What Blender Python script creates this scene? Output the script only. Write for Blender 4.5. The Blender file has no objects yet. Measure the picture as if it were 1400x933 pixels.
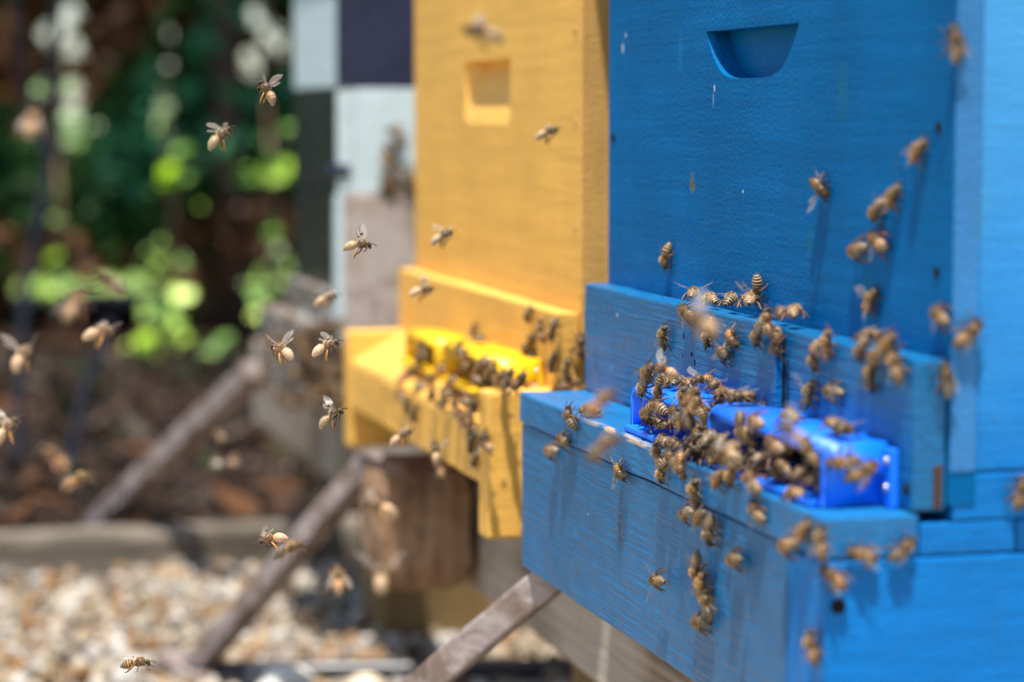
import bpy, bmesh, math, random
import numpy as np
from mathutils import Vector, Matrix, noise as mnoise
S = bpy.context.scene
COL = S.collection
rad = math.radians
random.seed(7)
RNG = np.random.default_rng(11)

# ------------------------------------------------------------------ camera, sky, sun, exposure
FPX = 3300.0                                   # focal length in photograph pixels (1400 wide)
YAW, PITCH = rad(15.19), math.atan(310.5 / 3300)
HD = Vector((-math.cos(YAW), math.sin(YAW), 0)); RT = Vector((math.sin(YAW), math.cos(YAW), 0)); ZZ = Vector((0, 0, 1))
FW = math.cos(PITCH) * HD - math.sin(PITCH) * ZZ
UP = math.sin(PITCH) * HD + math.cos(PITCH) * ZZ
CAM = Vector((.7998, -.382, 0))
cd = bpy.data.cameras.new('camera'); cam = bpy.data.objects.new('camera', cd); COL.objects.link(cam)
cd.sensor_width = 36; cd.lens = FPX / 1400 * 36
cd.clip_start = .02; cd.clip_end = 2000
cam.matrix_world = Matrix((RT, UP, -FW)).transposed().to_4x4(); cam.location = CAM
cd.dof.use_dof = True; cd.dof.focus_distance = 1.09; cd.dof.aperture_fstop = 5.6
S.camera = cam
SUN = Vector((.27, -.14, 1)).normalized()
w = bpy.data.worlds.new('World'); S.world = w; w.use_nodes = True
nt = w.node_tree; bg = nt.nodes['Background']
sky = nt.nodes.new('ShaderNodeTexSky'); sky.sky_type = 'NISHITA'; sky.sun_disc = False
sky.sun_elevation = math.asin(SUN.z); sky.sun_rotation = math.atan2(SUN.x, SUN.y)
nt.links.new(sky.outputs[0], bg.inputs[0]); bg.inputs[1].default_value = .09
sd = bpy.data.lights.new('sun', 'SUN'); so = bpy.data.objects.new('sun', sd); COL.objects.link(so)
sd.energy = 3.8; sd.angle = rad(1.0); sd.color = (1, .95, .87)
so.rotation_euler = (-SUN).to_track_quat('-Z', 'Y').to_euler()
S.view_settings.view_transform = 'Standard'; S.view_settings.look = 'None'
S.view_settings.exposure = 1.22; S.view_settings.gamma = 1

# ------------------------------------------------------------------ helpers
def tag(o, label=None, cat=None, group=None, kind=None):
    if label: o['label'] = label
    if cat: o['category'] = cat
    if group: o['group'] = group
    if kind: o['kind'] = kind
    return o
def empty(name, loc, label, cat, group=None):
    o = bpy.data.objects.new(name, None); COL.objects.link(o); o.location = loc; o.empty_display_size = .02
    return tag(o, label, cat, group)
def link(name, me, mat=None, parent=None, mats=None):
    o = bpy.data.objects.new(name, me); COL.objects.link(o)
    for m in (mats or [mat]):
        if m: me.materials.append(m)
    if parent: o.parent = parent
    return o
def worldloc(p):
    v = Vector((0, 0, 0))
    while p: v += p.location; p = p.parent
    return v
class MB:
    """collects shapes in world coordinates; build() links them as one mesh object"""
    def __init__(s): s.bm = bmesh.new()
    def box(s, x0, x1, y0, y1, z0, z1, bevel=.0012, cell=0, rough=0, rot=None, mi=0):
        b = bmesh.new(); bmesh.ops.create_cube(b, size=1)
        c = Vector(((x0+x1)/2, (y0+y1)/2, (z0+z1)/2)); d = (abs(x1-x0), abs(y1-y0), abs(z1-z0))
        for v in b.verts: v.co = Vector((v.co.x*d[0], v.co.y*d[1], v.co.z*d[2]))
        if cell:
            for ax in range(3):
                n = min(60, int(d[ax]/cell))
                if n > 0:
                    for k in range(1, n+1):
                        pos = -d[ax]/2 + d[ax]*k/(n+1); no = [0, 0, 0]; no[ax] = 1; co = [0, 0, 0]; co[ax] = pos
                        bmesh.ops.bisect_plane(b, geom=b.verts[:]+b.edges[:]+b.faces[:], plane_co=co, plane_no=no)
        if bevel:
            es = [e for e in b.edges if len(e.link_faces) == 2 and e.calc_face_angle(0) > .5]
            bmesh.ops.bevel(b, geom=es, offset=min(bevel, min(d)*.3), segments=2, profile=.6, affect='EDGES')
        if rough:
            for v in b.verts:
                n = mnoise.noise_vector((v.co+c)*70) + .6*mnoise.noise_vector((v.co+c)*230)
                v.co += n*rough
        M = Matrix.Translation(c)
        if rot: M = M @ rot.to_4x4()
        b.transform(M)
        for f in b.faces: f.material_index = mi
        me = bpy.data.meshes.new('t'); b.to_mesh(me); b.free(); s.bm.from_mesh(me); bpy.data.meshes.remove(me)
        return s
    def poly(s, verts, faces, mi=0):
        vs = [s.bm.verts.new(v) for v in verts]
        for f in faces:
            try: s.bm.faces.new([vs[i] for i in f]).material_index = mi
            except ValueError: pass
        return s
    def tube(s, pts, r, n=10, cap=True, mi=0):
        pts = [Vector(p) for p in pts]; rs = r if hasattr(r, '__len__') else [r]*len(pts)
        rings = []
        for i, p in enumerate(pts):
            t = (pts[min(i+1, len(pts)-1)] - pts[max(i-1, 0)]).normalized()
            a = t.orthogonal().normalized() if i == 0 else (a - t*a.dot(t)).normalized()
            b = t.cross(a)
            rings.append([s.bm.verts.new(p + rs[i]*(math.cos(2*math.pi*k/n)*a + math.sin(2*math.pi*k/n)*b)) for k in range(n)])
        for q, w_ in zip(rings, rings[1:]):
            for k in range(n):
                f = s.bm.faces.new((q[k], q[(k+1) % n], w_[(k+1) % n], w_[k])); f.material_index = mi; f.smooth = True
        if cap:
            s.bm.faces.new(rings[0][::-1]).material_index = mi; s.bm.faces.new(rings[-1]).material_index = mi
        return s
    def build(s, name, mat, parent=None, smooth=False):
        bmesh.ops.recalc_face_normals(s.bm, faces=s.bm.faces[:])
        L = worldloc(parent)
        for v in s.bm.verts: v.co -= L
        if smooth:
            for f in s.bm.faces: f.smooth = True
        me = bpy.data.meshes.new(name); s.bm.to_mesh(me); s.bm.free()
        return link(name, me, None, parent, mat if isinstance(mat, list) else [mat])
def ray(x, y): return FW + (x-700)/FPX*RT + (466.5-y)/FPX*UP
def onplane(x, y, P, N):
    d = ray(x, y); t = (Vector(P)-CAM).dot(N)/d.dot(N); return CAM + d*t
def atdepth(x, y, z): return CAM + ray(x, y)*z
def proj(P):
    d = P-CAM; z = d.dot(FW); return (700+FPX*d.dot(RT)/z, 466.5-FPX*d.dot(UP)/z)

# ------------------------------------------------------------------ materials
def newmat(name):
    m = bpy.data.materials.new(name); m.use_nodes = True
    return m, m.node_tree.nodes, m.node_tree.links, m.node_tree.nodes['Principled BSDF']
class NB:
    def __init__(s, m): s.n, s.l = m.node_tree.nodes, m.node_tree.links; s.tc = s.n.new('ShaderNodeTexCoord')
    def mapped(s, scale, rot=(0, 0, 0)):
        mp = s.n.new('ShaderNodeMapping'); mp.inputs['Scale'].default_value = scale; mp.inputs['Rotation'].default_value = rot
        s.l.new(s.tc.outputs['Object'], mp.inputs['Vector']); return mp.outputs[0]
    def noise(s, vec, scale=1, detail=4, rough=.55, dist=0):
        t = s.n.new('ShaderNodeTexNoise'); s.l.new(vec, t.inputs['Vector'])
        t.inputs['Scale'].default_value = scale; t.inputs['Detail'].default_value = detail
        t.inputs['Roughness'].default_value = rough; t.inputs['Distortion'].default_value = dist
        return t.outputs['Fac']
    def ramp(s, fac, stops):
        r = s.n.new('ShaderNodeValToRGB'); s.l.new(fac, r.inputs[0]); e = r.color_ramp.elements
        while len(e) < len(stops): e.new(.5)
        for el, (p, c) in zip(e, stops): el.position = p; el.color = (*c, 1) if hasattr(c, '__len__') else (c, c, c, 1)
        return r.outputs[0]
    def mix(s, fac, a, b, mode='MIX'):
        m = s.n.new('ShaderNodeMix'); m.data_type = 'RGBA'; m.blend_type = mode
        for k, v in ((0, fac), (6, a), (7, b)):
            if hasattr(v, 'is_linked') or isinstance(v, bpy.types.NodeSocket): s.l.new(v, m.inputs[k])
            elif k == 0: m.inputs[0].default_value = v
            else: m.inputs[k].default_value = (*v, 1)
        return m.outputs[2]
    def math(s, op, a, b):
        m = s.n.new('ShaderNodeMath'); m.operation = op
        for k, v in ((0, a), (1, b)):
            if isinstance(v, bpy.types.NodeSocket): s.l.new(v, m.inputs[k])
            else: m.inputs[k].default_value = v
        return m.outputs[0]
    def bump(s, h, strength, dist, nrm=None):
        b = s.n.new('ShaderNodeBump'); b.inputs['Strength'].default_value = strength; b.inputs['Distance'].default_value = dist
        s.l.new(h, b.inputs['Height'])
        if nrm is not None: s.l.new(nrm, b.inputs['Normal'])
        return b.outputs[0]
    def sep(s):
        x = s.n.new('ShaderNodeSeparateXYZ'); s.l.new(s.tc.outputs['Object'], x.inputs[0]); return x.outputs
def blots(m, lst):
    n, l = m.node_tree.nodes, m.node_tree.links; b = NB(m); p = n['Principled BSDF']; x = b.sep()
    src = p.inputs['Base Color'].links[0].from_socket; nz = b.noise(b.mapped((1, 1, 1)), 240, 4, .7)
    for ax, u, z, ru, rz, col, k in lst:
        du = b.math('DIVIDE', b.math('SUBTRACT', x[ax], u), ru); dz = b.math('DIVIDE', b.math('SUBTRACT', x[2], z), rz)
        d = b.math('ADD', b.math('MULTIPLY', du, du), b.math('MULTIPLY', dz, dz))
        d = b.math('ADD', d, b.math('MULTIPLY', b.math('SUBTRACT', nz, .5), 2.4))
        src = b.mix(b.ramp(d, [(.35, k), (1., 0.)]), src, col)
    l.new(src, p.inputs['Base Color'])
def paint(name, col, strokes, rough=.38, chips=.0, stain=.35, worn=(.36, .27, .19), peel=1.0, tilt=(0, 0, 0), var=.14, spec=.5, brush=.45):
    m, n, l, p = newmat(name); b = NB(m)
    ob = b.mapped((1, 1, 1))
    c = Vector(col)
    big = b.noise(ob, 14, 5, .6)
    base = b.mix(b.ramp(big, [(.3, 0.), (.7, 1.)]), tuple(c*(1-var)), tuple(c*(1+var)))
    st = b.noise(b.mapped(strokes, tilt), 1, 3, .6)
    base = b.mix(b.math('MULTIPLY', b.ramp(st, [(.35, 1.), (.6, 0.)]), .35), base, tuple(c*.72))
    # rain and propolis streaks running down the boards
    dr = b.noise(b.mapped((75, 75, 6)), 1, 3, .5); dm = b.noise(ob, 22, 2)
    dk = b.math('MULTIPLY', b.ramp(dr, [(.58, 0.), (.72, 1.)]), b.ramp(dm, [(.45, 0.), (.65, stain)]))
    base = b.mix(dk, base, tuple(Vector((.05, .045, .04))*.6 + c*.25))
    # specks of dirt and small paint flecks
    sp = b.noise(ob, 260, 2, .5); spm = b.noise(ob, 31, 2)
    base = b.mix(b.math('MULTIPLY', b.ramp(sp, [(.70, 0.), (.74, .8)]), b.ramp(spm, [(.5, 0.), (.6, 1.)])), base, tuple(c*.3))
    gs = b.noise(ob, 19, 3, .5); base = b.mix(b.ramp(gs, [(.66, 0.), (.74, .35)]), base, (.03, .16, .14) if c[2] > c[0]*2 else tuple(c*.7))
    if chips:
        ch = b.noise(b.mapped((50, 120, 120)), 1, 6, .7)
        base = b.mix(b.ramp(ch, [(.75-chips*.2, 0.), (.77-chips*.2, 1.)]), base, worn)
    l.new(base, p.inputs['Base Color'])
    rr = b.noise(ob, 60, 3); l.new(b.ramp(rr, [(.3, rough-.08), (.7, rough+.12)]), p.inputs['Roughness'])
    p.inputs['Specular IOR Level'].default_value = spec
    fine = b.noise(ob, 520, 3, .6)
    nr = b.bump(st, brush, .0009); nr = b.bump(fine, .8*peel, .0007, nr)
    l.new(nr, p.inputs['Normal'])
    return m
def wood(name, cols, grain, rough=.75, bump=.5, dirt=None):
    m, n, l, p = newmat(name); b = NB(m); ob = b.mapped((1, 1, 1))
    g = b.noise(b.mapped(grain), 1, 6, .65, .6)
    k = len(cols)
    c = b.ramp(g, [(.28+.44*i/(k-1), cols[i]) for i in range(k)])
    if dirt: c = b.mix(b.ramp(b.noise(ob, dirt[1], 4), [(.45, 0.), (.6, dirt[2])]), c, dirt[0])
    l.new(c, p.inputs['Base Color']); p.inputs['Roughness'].default_value = rough; p.inputs['Specular IOR Level'].default_value = .25
    l.new(b.bump(g, bump, .002), p.inputs['Normal'])
    return m
def plain(name, col, rough=.5, metal=0, spec=.5, var=.2, nscale=60):
    m, n, l, p = newmat(name); b = NB(m); c = Vector(col)
    l.new(b.mix(b.noise(b.mapped((1, 1, 1)), nscale, 4), tuple(c*(1-var)), tuple(c*(1+var))), p.inputs['Base Color'])
    p.inputs['Roughness'].default_value = rough; p.inputs['Metallic'].default_value = metal; p.inputs['Specular IOR Level'].default_value = spec
    return m
def attrmat(name, rough=.6, spec=.3, hue=0.0, val=0.0, trans=0.0):
    """colour from the mesh's own colour attribute, varied a little per object"""
    m, n, l, p = newmat(name)
    a = n.new('ShaderNodeAttribute'); a.attribute_name = 'col'
    src = a.outputs['Color']
    if hue or val:
        oi = n.new('ShaderNodeObjectInfo'); h = n.new('ShaderNodeHueSaturation')
        r1 = n.new('ShaderNodeMapRange'); l.new(oi.outputs['Random'], r1.inputs[0]); r1.inputs[3].default_value = .5-hue; r1.inputs[4].default_value = .5+hue
        r2 = n.new('ShaderNodeMapRange'); l.new(oi.outputs['Random'], r2.inputs[0]); r2.inputs[3].default_value = 1+val; r2.inputs[4].default_value = 1-val
        l.new(r1.outputs[0], h.inputs['Hue']); l.new(r2.outputs[0], h.inputs['Value']); h.inputs['Saturation'].default_value = 1.05; l.new(src, h.inputs['Color']); src = h.outputs[0]
    l.new(src, p.inputs['Base Color']); p.inputs['Roughness'].default_value = rough; p.inputs['Specular IOR Level'].default_value = spec
    if trans:
        t = n.new('ShaderNodeBsdfTranslucent'); l.new(src, t.inputs[0]); mx = n.new('ShaderNodeMixShader'); mx.inputs[0].default_value = trans
        l.new(p.outputs[0], mx.inputs[1]); l.new(t.outputs[0], mx.inputs[2]); l.new(mx.outputs[0], n['Material Output'].inputs[0])
    return m
BLUE = (.0003, .108, .31)
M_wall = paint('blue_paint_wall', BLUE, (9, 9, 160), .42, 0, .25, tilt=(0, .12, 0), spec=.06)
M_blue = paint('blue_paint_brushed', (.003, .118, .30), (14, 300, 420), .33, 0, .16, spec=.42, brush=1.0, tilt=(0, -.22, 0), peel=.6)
M_side_lit = paint('blue_paint_side_lit', (.001, .155, .48), (260, 14, 200), .5, 0, .3, peel=.8, spec=.2)  # the wall's blue with a raised base, standing for stronger light on the side
M_joint = paint('blue_paint_worn', (.020, .165, .42), (200, 200, 20), .55, .15, .5, (.25, .2, .19))
OX, OZ = .2065, .2375                          # the blue hive's base in world coordinates
blots(M_wall, [(0, x+OX, z+OZ, rx, rz, c, k) for x, z, rx, rz, c, k in (
    (-.2815, -.0325, .0045, .0055, (.10, .13, .10), .8), (-.2815, -.0325, .0018, .0028, (.16, .09, .045), .9), (-.1015, .0085, .0065, .0150, (.012, .13, .20), .4),
    (-.2520, .0115, .0012, .0022, (.5, .55, .6), .9), (-.2535, .0065, .0010, .0040, (.16, .33, .50), .8), (-.390, .0335, .0022, .0035, (.40, .47, .55), .8), (-.385, .040, .001, .0018, (.40, .47, .55), .9),
    (-.300, .030, .004, .012, (.01, .17, .42), .4), (-.214, -.0345, .0011, .0009, (.4, .5, .6), .9), (-.135, -.052, .004, .008, (.012, .12, .16), .5), (-.0745, -.072, .004, .012, (.01, .10, .12), .5),
    (-.345, -.040, .0012, .0012, (.03, .05, .06), .8), (-.330, -.075, .0014, .0012, (.03, .05, .06), .8), (-.22, -.078, .0015, .0012, (.02, .03, .05), .8), (-.05, -.02, .003, .004, (.015, .10, .22), .6))])
blots(M_blue, [(0, x+OX, z+OZ, rx, rz, c, k) for x, z, rx, rz, c, k in (
    (-.2930, -.1905, .0008, .0005, (.7, .75, .8), .95), (-.2795, -.2015, .0009, .0012, (.25, .13, .05), .95), (-.3130, -.2025, .0035, .0035, (.01, .16, .42), .7), (-.1515, -.2010, .004, .004, (.01, .15, .40), .6),
    (-.2420, -.1890, .0022, .0100, (.02, .03, .05), .65), (-.2395, -.1745, .0018, .0050, (.03, .04, .06), .55), (-.3555, -.1010, .0012, .0012, (.5, .55, .6), .9), (-.3250, -.0985, .0012, .0008, (.20, .10, .07), .9),
    (-.3900, -.1300, .0016, .0060, (.015, .02, .04), .85), (-.3895, -.1220, .0010, .0030, (.015, .02, .04), .8), (-.3650, -.1290, .0013, .0013, (.4, .45, .5), .7), (-.1240, -.115, .0022, .0200, (.02, .02, .03), .8), (-.116, -.130, .006, .010, (.02, .05, .09), .6))])
M_side_sheen = paint('blue_paint_side_sheen', (.001, .155, .48), (260, 14, 200), .5, 0, .3, peel=.8, spec=.2)
def add_sheen():
    n, l = M_side_sheen.node_tree.nodes, M_side_sheen.node_tree.links; b = NB(M_side_sheen); p = n['Principled BSDF']; x = b.sep()
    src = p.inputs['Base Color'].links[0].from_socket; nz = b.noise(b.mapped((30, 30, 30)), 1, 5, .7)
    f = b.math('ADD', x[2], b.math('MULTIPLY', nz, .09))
    l.new(b.mix(b.ramp(f, [(.14, 0.), (.30, .85)]), src, (.060, .29, .60)), p.inputs['Base Color'])  # upper side board lightened in colour to stand for bright light on it
add_sheen()
def deckmat():
    m = paint('blue_paint_deck', (.005, .14, .36), (16, 330, 300), .33, 0, .3, peel=.6)
    n, l = m.node_tree.nodes, m.node_tree.links; b = NB(m); p = n['Principled BSDF']
    src = p.inputs['Base Color'].links[0].from_socket
    x = b.sep()                                # object space: origin at the hive's base, front edge at y = -.048
    e = b.math('MULTIPLY', b.math('GREATER_THAN', b.math('MULTIPLY', x[1], -1.0), .2452), b.math('GREATER_THAN', x[2], .0903))
    xm = b.ramp(b.math('ADD', x[0], .5), [(.40, 0.), (.44, 1.), (.50, .9), (.54, 0.)])
    nz = b.ramp(b.noise(b.mapped((60, 260, 260)), 1, 4), [(.44, 0.), (.52, 1.)])
    mk = b.math('MULTIPLY', b.math('MULTIPLY', e, xm), nz)
    l.new(b.mix(mk, src, (.42, .30, .21)), p.inputs['Base Color'])
    return m
M_deck = deckmat()
YEL = (.74, .40, .075)
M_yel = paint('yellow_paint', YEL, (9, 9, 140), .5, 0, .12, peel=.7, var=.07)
M_yelside_shaded = paint('yellow_paint_end_shaded', (.50, .28, .075), (60, 60, 9), .55, 0, .12, var=.1)  # end-grain tone, darkened to stand for shade beside the blue hive
M_white = paint('white_paint', (.55, .66, .70), (9, 90, 120), .35, 0, .2, var=.06)
M_black = paint('black_paint', (.010, .014, .020), (9, 90, 120), .25, 0, .1, var=.2, spec=.3)
M_navy = paint('navy_paint', (.022, .028, .065), (90, 9, 120), .3, 0, .1, var=.2)
M_pink = wood('bare_pine', [(.18, .12, .09), (.43, .37, .34), (.26, .18, .14)], (34, 34, 20), .8, .3)
M_peel = paint('peeling_white_paint', (.13, .095, .065), (12, 90, 90), .75, 1.0, .5, (.34, .38, .42), var=.35)
M_beam = wood('weathered_beam', [(.07, .05, .035), (.22, .17, .125), (.34, .29, .235)], (5, 60, 170), .85, .9, ((.50, .46, .40), 4.5, .5))
M_stick = wood('grey_stick', [(.16, .12, .11), (.30, .25, .24), (.42, .37, .36)], (60, 60, 60), .8, .6, ((.14, .09, .06), 40, .8))
M_block = wood('stained_block', [(.13, .066, .032), (.28, .165, .095), (.38, .27, .18)], (60, 60, 9), .85, .7, ((.06, .03, .016), 16, .6))
M_post = wood('olive_post', [(.10, .06, .022), (.17, .11, .045), (.22, .15, .07)], (50, 50, 6), .85, .5)
M_log = wood('edging_wood', [(.09, .07, .05), (.18, .15, .118), (.26, .225, .18)], (50, 6, 80), .9, .8, ((.055, .05, .032), 9, .5))
M_bp = plain('blue_plastic', (.001, .165, .92), .46, 0, .5, .04)
M_yp = plain('yellow_plastic', (.82, .47, .006), .42, 0, .5, .04)
M_steel = plain('screw_steel', (.55, .56, .55), .3, 1, .5)
M_dark = plain('dark_gap', (.012, .010, .010), .9, 0, .1)
M_rod = plain('dark_pipe', (.035, .036, .042), .35, 0, .5)
M_hose = plain('black_hose', (.006, .007, .012), .6, 0, .12)
M_soil, n_, l_, p_ = newmat('soil'); b_ = NB(M_soil)
l_.new(b_.mix(b_.ramp(b_.noise(b_.mapped((1, 1, 1)), 14, 6, .7), [(.35, 0.), (.7, 1.)]), (.006, .004, .003), (.022, .012, .008)), p_.inputs['Base Color'])
p_.inputs['Roughness'].default_value = .95; l_.new(b_.bump(b_.noise(b_.mapped((1, 1, 1)), 40, 6), .8, .02), p_.inputs['Normal'])
M_lawn, n_, l_, p_ = newmat('lawn'); b_ = NB(M_lawn)
l_.new(b_.mix(b_.noise(b_.mapped((1, 1, 1)), 3, 6, .7), (.10, .20, .025), (.24, .36, .05)), p_.inputs['Base Color']); p_.inputs['Roughness'].default_value = .9
M_grav, n_, l_, p_ = newmat('gravel_fines'); b_ = NB(M_grav)
l_.new(b_.ramp(b_.noise(b_.mapped((1, 1, 1)), 120, 4, .7), [(.3, (.12, .08, .05)), (.5, (.33, .26, .18)), (.7, (.5, .45, .38))]), p_.inputs['Base Color']); p_.inputs['Roughness'].default_value = .9
M_attr = attrmat('natural_colour', .8, .12)
M_leaf = attrmat('leaf_colour', .5, .35, trans=.35)
M_leaf_highlight = attrmat('highlight_leaf_colour', .38, .3, trans=.2)
M_bee = attrmat('bee_body', .42, .4, hue=.014, val=.42)
M_fur = attrmat('bee_fur', .8, .1, hue=.01, val=.3)
M_wing, n_, l_, p_ = newmat('bee_wing')
p_.inputs['Base Color'].default_value = (.62, .55, .48, 1); p_.inputs['Roughness'].default_value = .25; p_.inputs['Specular IOR Level'].default_value = .7
tr_ = n_.new('ShaderNodeBsdfTransparent'); tl_ = n_.new('ShaderNodeBsdfTranslucent'); tl_.inputs[0].default_value = (.7, .62, .55, 1)
m1_ = n_.new('ShaderNodeMixShader'); m1_.inputs[0].default_value = .4; m2_ = n_.new('ShaderNodeMixShader'); m2_.inputs[0].default_value = .27
l_.new(p_.outputs[0], m1_.inputs[1]); l_.new(tl_.outputs[0], m1_.inputs[2]); l_.new(tr_.outputs[0], m2_.inputs[1]); l_.new(m1_.outputs[0], m2_.inputs[2]); l_.new(m2_.outputs[0], n_['Material Output'].inputs[0])
M_wing2 = M_wing.copy(); M_wing2.name = 'folded_wing'
for n__ in M_wing2.node_tree.nodes:
    if n__.type == 'MIX_SHADER' and abs(n__.inputs[0].default_value-.27) < .01: n__.inputs[0].default_value = .13
    if n__.type == 'MIX_SHADER' and abs(n__.inputs[0].default_value-.13) > .01 and False: pass
M_vein = plain('wing_vein', (.10, .06, .04), .5)

def pydata(name, V, F, cols=None, smooth=False):
    """mesh from arrays; cols is one RGB per vertex"""
    me = bpy.data.meshes.new(name); me.from_pydata(V.tolist() if hasattr(V, 'tolist') else V, [], F.tolist() if hasattr(F, 'tolist') else F)
    if cols is not None:
        a = me.color_attributes.new('col', 'FLOAT_COLOR', 'POINT')
        a.data.foreach_set('color', np.c_[np.asarray(cols, float), np.ones(len(V))].ravel())
    if smooth: me.polygons.foreach_set('use_smooth', [True]*len(me.polygons))
    me.update(); return me

# ------------------------------------------------------------------ the setting
GZ = -.45
def sheet(name, x0, x1, y0, y1, z, mat, n=1, amp=0):
    xs = np.linspace(x0, x1, n+1); ys = np.linspace(y0, y1, n+1)
    V = [(x, y, z + (amp*mnoise.noise(Vector((x*2.3, y*2.3, 0))) if amp else 0)) for x in xs for y in ys]
    F = [(i*(n+1)+j, (i+1)*(n+1)+j, (i+1)*(n+1)+j+1, i*(n+1)+j+1) for i in range(n) for j in range(n)]
    return tag(link(name, pydata(name, np.array(V), F), mat), kind='structure')
sheet('lawn', -900, 900, -900, 900, GZ-.03, M_lawn)
sheet('mulch_bed', -5.6, -1.55, -3, 3.5, GZ-.012, M_soil, 60, .018)
sheet('gravel_bed', -1.6, 2.5, -3, 3.5, GZ-.010, M_grav, 2)

ico = bmesh.new(); bmesh.ops.create_icosphere(ico, subdivisions=1, radius=1)
ICV = np.array([v.co[:] for v in ico.verts]); ICF = np.array([[v.index for v in f.verts] for f in ico.faces]); ico.free()
def pebbles(n, x0, x1, y0, y1, smin, smax):
    VV, FF, CC = [], [], []; pal = np.array([(.60, .54, .45), (.52, .42, .30), (.46, .31, .17), (.64, .60, .54), (.34, .19, .09), (.24, .20, .17), (.54, .46, .36), (.58, .49, .38)])
    for i in range(n):
        s = smin + (smax-smin)*RNG.random()**2; sc = s*np.array([1, .8, .6])*(1+.35*(RNG.random(3)-.5))
        q, _ = np.linalg.qr(RNG.normal(size=(3, 3)) + np.diag([0, 0, 3.]))
        v = (ICV*(1+.25*(RNG.random((12, 1))-.5))*sc) @ q.T
        v += (x0+(x1-x0)*RNG.random(), y0+(y1-y0)*RNG.random(), GZ-.006+.008*RNG.random())
        FF.append(ICF+12*i); VV.append(v); CC.append(np.repeat((pal[RNG.integers(8)]*(.34+.40*RNG.random()))[None], 12, 0))
    return np.concatenate(VV), np.concatenate(FF), np.concatenate(CC)
V_, F_, C_ = pebbles(11000, -1.57, -.75, -.75, .75, .005, .014)
tag(link('gravel', pydata('gravel', V_, F_, C_, True), M_attr), 'pale tan and white pebbles spread below the hive stand', 'gravel', kind='stuff')
def stone(x, y, z, sx, sy, sz, label, col):
    b = bmesh.new(); bmesh.ops.create_icosphere(b, subdivisions=3, radius=1)
    for v in b.verts: v.co *= 1+.22*mnoise.noise(v.co*1.4+Vector((x*9, y*9, 0)))
    V = np.array([(v.co.x*sx+x, v.co.y*sy+y, v.co.z*sz+z) for v in b.verts]); F = [[q.index for q in f.verts] for f in b.faces]; b.free()
    c = np.array(col)*(1+.25*np.array([mnoise.noise(Vector(q)*120) for q in V]))[:, None]
    L = np.array((x, y, z)); o = link('stone', pydata('stone', V-L, F, c, True), M_attr); o.location = (x, y, z)
    tag(o, label, 'stone', 'large stones lying in front of the pipe')
stone(-1.03, -.068, GZ+.006, .02, .024, .017, 'white rounded stone in front of the dark pipe, farther left of two', (.66, .64, .58))
stone(-1.015, -.008, GZ+.003, .016, .016, .013, 'cream stone in front of the dark pipe beside the grey prop stick', (.62, .52, .40))

# leaf litter on the mulch
def scatterquads(n, posf, size, pal, flat=.6, cup=0):
    V = np.zeros((n*4, 3)); C = np.zeros((n*4, 3)); pal = np.array(pal)
    for i in range(n):
        p = posf(); s = size*(.5+RNG.random()); a = RNG.normal(size=3); a[2] *= (1-flat); a /= np.linalg.norm(a)
        b = np.cross(a, RNG.normal(size=3)*np.array([1, 1, 1]) + np.array([0, 0, flat*4])); b /= np.linalg.norm(b)+1e-9
        nn = np.cross(a, b)
        V[4*i:4*i+4] = p + s*np.array([-a, -.4*b+.15*nn, a, .4*b+.15*nn]); C[4*i:4*i+4] = pal[RNG.integers(len(pal))]*(.7+.6*RNG.random())
    return V, np.arange(n*4).reshape(-1, 4), C
V_, F_, C_ = scatterquads(11000, lambda: np.array((-1.62-3.4*RNG.random()**1.3, -1.4+2.8*RNG.random(), GZ+.012*RNG.random())), .019,
    [(.026, .013, .008), (.016, .009, .006), (.042, .025, .016), (.009, .006, .004), (.060, .044, .034), (.032, .015, .007)])
V2_, F2_, C2_ = scatterquads(1300, lambda: np.array((-1.65-3.3*RNG.random()**1.2, -1.4+2.8*RNG.random(), GZ+.02*RNG.random())), .050,
    [(.020, .011, .007), (.055, .028, .016), (.010, .007, .005), (.110, .085, .068), (.075, .034, .015), (.022, .030, .012)])
V_, F_, C_ = np.concatenate([V_, V2_]), np.concatenate([F_, F2_+len(V_)]), np.concatenate([C_, C2_])
tag(link('leaf_litter', pydata('leaf_litter', V_, F_, C_), M_attr), 'dark brown leaf litter and mulch below the trees', 'leaf litter', kind='stuff')

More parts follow.
